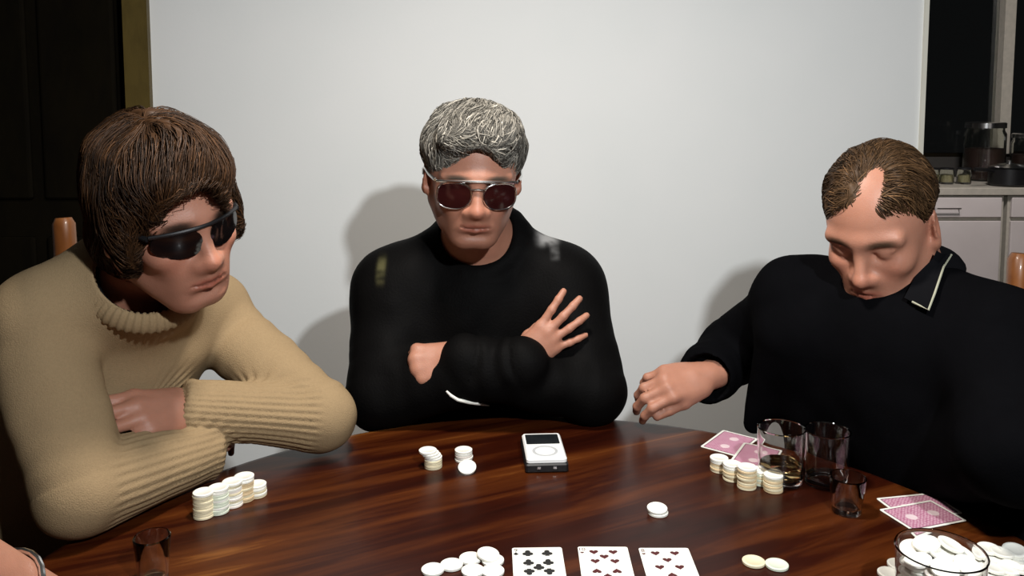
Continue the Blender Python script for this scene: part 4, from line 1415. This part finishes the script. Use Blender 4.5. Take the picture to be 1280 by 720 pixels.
# ---------------------------------------------------- man with bowed head reaching across (right)
pel = np.array([0.86, 1.26, 0.52])
sR, sL = at(1003, 384, 1.38), at(1258, 440, 1.12)
eR = at(915, 440, 1.54)
wR = at(884, 470, 1.40)
eL = at(1268, 560, 0.98)
wL = eL + unit(np.array([0.02, 0.22, -0.12])) * .23
nb = at(1128, 358, 1.28)
hd = Head(at(1100, 280, 1.25), (-0.60, -0.66, -0.46), math.radians(2), 0.93, 1.0, 1.03)
R_root = empty('person', (pel[0], pel[1], 0))
tag(R_root, 'balding man in black collared shirt, head bowed, reaching an arm over the table', 'person')
tp, tR = torso_prims(sR, sL, nb, pel, RF, -0.012, 1.0)
hD = at(795, 486, 1.35) - wR
bodyp = hd.prims() + [cap(hd.w(-.025, 0, -.035), nb - tR[:, 2] * .02, .058, .062, .03)] + tp + arm_prims(sR, eR, wR, -.010) + arm_prims(sL, eL, wL, -.010) \
    + hand_prims(wR, hD, (-0.15, -0.72, 0.68), -1, [(.5, .8, .4), (.55, .85, .45), (.6, .9, .45), (.65, .9, .5)], thumb=((.85, .3, -.25), .3), sc=.9) \
    + hand_prims(wL, unit(wL - eL), (0.3, 0, 1), 1, (.4, .5, .3))
V, F = sdf_mesh(bodyp, 0.0031)
bdV, bdN = V, normals(V, F)
world_part('body', V, F, M['skin'], R_root, True, hd.paint(V, SKIN, 0.2, (0.06, 0.035, 0.02)))
sp, _ = torso_prims(sR, sL, nb, pel, RF, 0.014, 1.08, .02, .112, .026)
neck_ax = unit(hd.w(-.01, 0, -.07) - nb)
jp = sp + [cap(sR, eR, .070, .060, .05), cap(eR, wR - unit(wR - eR) * .02, .058, .050, .02), cap(sL, eL, .074, .066, .05), cap(eL, wL, .064, .05, .02)]
# loose front of the open shirt hanging below the chest
jp += [cap(at(972, 420, 1.34), at(942, 530, 1.40), .034, .018, .03), cap(at(1010, 420, 1.32), at(1030, 560, 1.38), .06, .06, .05)]
jp += [cap(nb - neck_ax * .05, nb + neck_ax * .12, .064, .068, .006, 's'),
       cap(wR + unit(wR - eR) * .012, wR + unit(wR - eR) * .08, .040, .055, .004, 's')]
V, F = sdf_mesh(jp, 0.0037)
V, Nn = finish_cloth(V, F, .0040, 10, 21, [(sR, eR, .005), (sL, eL, .005), (eR, wR, .004)])
shV, shN = V, Nn
world_part('shirt', V, F, M['wool'], R_root, True, np.tile((0.0028, 0.0028, 0.0034), (len(V), 1)))
V, F = sdf_mesh([p for p in torso_prims(sR, sL, nb, pel, RF, -.004)[0][2:3]] + leg_prims(pel, RF, RL, 0, .12, .40), 0.006)
world_part('trousers', V, F, M['trousers'], R_root)
shoes(R_root, pel, RF, RL, .12, .40)
# turned-down collar: a low band round the nape and a pale-edged leaf lying on the left shoulder
fx = unit(RF - (RF @ neck_ax) * neck_ax); lx = np.cross(neck_ax, fx)
Vc, Fc = [], []
n = 25
for i in range(n):
    a = math.radians(-115 + 230 * i / (n - 1))
    dirv = -math.cos(a) * fx + math.sin(a) * lx            # a = 0 at the nape
    top = nb + dirv * .070 + neck_ax * .040
    bot = nb + dirv * .094 + neck_ax * .004
    for o in (0, 1):
        for s_ in range(5):
            t_ = s_ / 4
            Vc.append(top * (1 - t_) + bot * t_ + dirv * (.006 * math.sin(math.pi * t_)) - dirv * .0022 * o)
for i in range(n - 1):
    for s_ in range(4):
        a0 = i * 10 + s_; b0 = a0 + 10
        Fc.append([a0, b0, b0 + 1, a0 + 1]); Fc.append([a0 + 5, a0 + 6, b0 + 6, b0 + 5])
    Fc.append([i * 10, i * 10 + 5, i * 10 + 15, i * 10 + 10]); Fc.append([i * 10 + 4, i * 10 + 14, i * 10 + 19, i * 10 + 9])
for b0 in (0, (n - 1) * 10):
    for s_ in range(4):
        Fc.append([b0 + s_, b0 + s_ + 1, b0 + 6 + s_, b0 + 5 + s_])
co = MB().add(Vc, Fc).build_w('collar', M['trousers'], R_root)
M['piping'] = noisy('pale_piping', (0.30, 0.30, 0.22), (0.36, 0.36, 0.27), 90, 0.8)


def lay(u, v, P, Nr, off):
    """point of a surface under the sight line of a photo pixel, lifted off it"""
    o = np.array([0, 0, CAM_H]); ray_ = unit(at(u, v, 1.2) - o)
    w_ = P - o; tt = w_ @ ray_
    dist = np.linalg.norm(w_ - tt[:, None] * ray_, axis=1)
    i = np.argmin(np.where(dist < .006, tt, 9.0))
    return o + ray_ * tt[i] + Nr[i] * off


inner = [(1170, 310), (1160, 322), (1146, 350), (1132, 376)]
outer = [(1182, 320), (1180, 340), (1171, 372), (1164, 391)]
Pv = np.vstack([shV, bdV]); Pn = np.vstack([shN, bdN])
for side_ in (0,):
    top, bot = [], []
    for (a_, b_) in zip(inner, outer):
        A = lay(*a_, Pv, Pn, .008); B_ = lay(*b_, Pv, Pn, .008)
        for t_ in (0, .33, .67, 1):
            c_ = A * (1 - t_) + B_ * t_
            l_ = lay(a_[0] * (1 - t_) + b_[0] * t_, a_[1] * (1 - t_) + b_[1] * t_, Pv, Pn, .008)
            top.append(l_ * .6 + c_ * .4); bot.append(top[-1] - unit(np.array([-.4, -.7, .5])) * .003)
    nv = len(top)
    Vl = top + bot; Fl = []
    for r_ in range(3):
        for c_ in range(3):
            q = [r_ * 4 + c_, r_ * 4 + c_ + 1, r_ * 4 + c_ + 5, r_ * 4 + c_ + 4]
            Fl.append(q); Fl.append([x + nv for x in q][::-1])
    ringi = [0, 1, 2, 3, 7, 11, 15, 14, 13, 12, 8, 4]
    for a_, b_ in zip(ringi, ringi[1:] + ringi[:1]):
        Fl.append([a_, b_, b_ + nv, a_ + nv])
    leaf = MB().add(Vl, Fl).build_w('collar_leaf', M['trousers'], R_root)
    MB().tube([top[i] for i in (3, 7, 11, 15, 14, 13)], .0016, 6).build_w('piping', M['piping'], leaf)


def flow_R(q):
    f, l, u = q.T
    d = np.stack([f * .4 - .04, l * 1.0, (u - .13) * .5], 1)
    side = smooth01(np.abs(l), .045, .075)
    d += side[:, None] * np.array([-.04, 0, -.09])
    d += smooth01(-f, .02, .07)[:, None] * np.array([-.03, 0, -.09])
    return d


hair = [hd.E((-.018, 0, .048), (.098, .081, .080), .03),
        hd.E((.115, .0, .012), (.070, .066, .075), .014, 's'), hd.C((.095, .012, .09), (-.005, .024, .138), .024, .014, .02, 's'), hd.E((.060, .0, -.055), (.075, .12, .068), .010, 's'), hd.E((-.02, 0, -.125), (.12, .12, .075), .012, 's')]
hair_obj(hd, hair, R_root, M['hair'], 0.003, (0.060, 0.032, 0.014), 5200, wavy(flow_R, .5, 30, 7), .0030, (60, 150), big=.004, bigf=34, jitter=.22, nseg=6, seg_len=.0075, rad=.0005, lift=(0, .003), cvar=.45)

# ---------------------------------------------------- a fourth player whose bare forearm shows at the lower left
DF = unit([0.85, 0.35, 0]); DL = np.array([-DF[1], DF[0], 0])
pel = np.array([-0.98, 0.30, 0.52])
sR, sL = np.array([-0.74, 0.20, TZ + .32]), np.array([-0.86, 0.50, TZ + .32])
eL = at(-170, 668, 0.62); wL = at(70, 772, 0.80)
eR = np.array([-0.62, 0.12, TZ + .06]); wR = np.array([-0.50, 0.30, TZ + .045])
nb = np.array([-0.80, 0.35, TZ + .41])
hd = Head((-0.75, 0.37, TZ + .56), (0.85, 0.35, -0.2), 0, 0.96)
D_root = empty('person', (pel[0], pel[1], 0))
tag(D_root, 'person mostly out of view, bare forearm at the lower left picture corner', 'person')
tp, tR = torso_prims(sR, sL, nb, pel, DF, -0.012)
bodyp = hd.prims() + [cap(hd.w(-.022, 0, -.035), nb - tR[:, 2] * .02, .056, .060, .03)] + tp + arm_prims(sR, eR, wR, 0) + arm_prims(sL, eL, wL, 0) \
    + hand_prims(wL, (.30, .10, -.05), (0, 0.1, 1), -1, (.3, .4, .2)) + hand_prims(wR, (.3, .15, -.05), (0, 0.1, 1), 1, (.3, .4, .2))
V, F = sdf_mesh(bodyp, 0.0055)
world_part('body', V, F, M['skin'], D_root, True, hd.paint(V, SKIN, 0.1))
jp = torso_prims(sR, sL, nb, pel, DF, 0.012)[0] + [cap(sR, sR + (eR - sR) * .6, .070, .066, .04), cap(sL, sL + (eL - sL) * .6, .070, .066, .04)]
neck_ax = unit(hd.w(-.01, 0, -.07) - nb)
jp += [cap(nb - neck_ax * .05, nb + neck_ax * .12, .064, .068, .006, 's')]
V, F = sdf_mesh(jp, 0.006)
world_part('shirt', V, F, M['wool'], D_root, True, np.tile((0.004, 0.004, 0.005), (len(V), 1)))
V, F = sdf_mesh([p for p in torso_prims(sR, sL, nb, pel, DF, -.004)[0][2:3]] + leg_prims(pel, DF, DL), 0.007)
world_part('trousers', V, F, M['trousers'], D_root)
shoes(D_root, pel, DF, DL)
hair = [hd.E((-.016, 0, .050), (.104, .084, .084), .03), hd.E((.118, .0, .010), (.066, .068, .072), .010, 's'), hd.E((.065, .0, -.062), (.078, .12, .068), .010, 's'), hd.E((-.02, 0, -.115), (.12, .12, .075), .012, 's')]
hair_obj(hd, hair, D_root, M['hair'], 0.004, (0.03, 0.018, 0.01), 1200, flow_C, .003, (60, 150), nseg=6, seg_len=.006, rad=.0008, lift=(0, .004), cvar=.4)
wb = eL + (wL - eL) * .66; ax = unit(wL - eL)
a1 = unit(np.cross(ax, [0, 0, 1.0])); a2 = np.cross(ax, a1)
br = MB()
br.tube([wb + .0385 * (math.cos(2 * math.pi * k / 24) * a1 + math.sin(2 * math.pi * k / 24) * a2) for k in range(24)], .0028, 8, True)
br.build_w('bracelet', M['chrome'], D_root)

make_chair(-1.02, 0.285, DF, 'brown wooden chair under the person mostly out of view', 0.98)
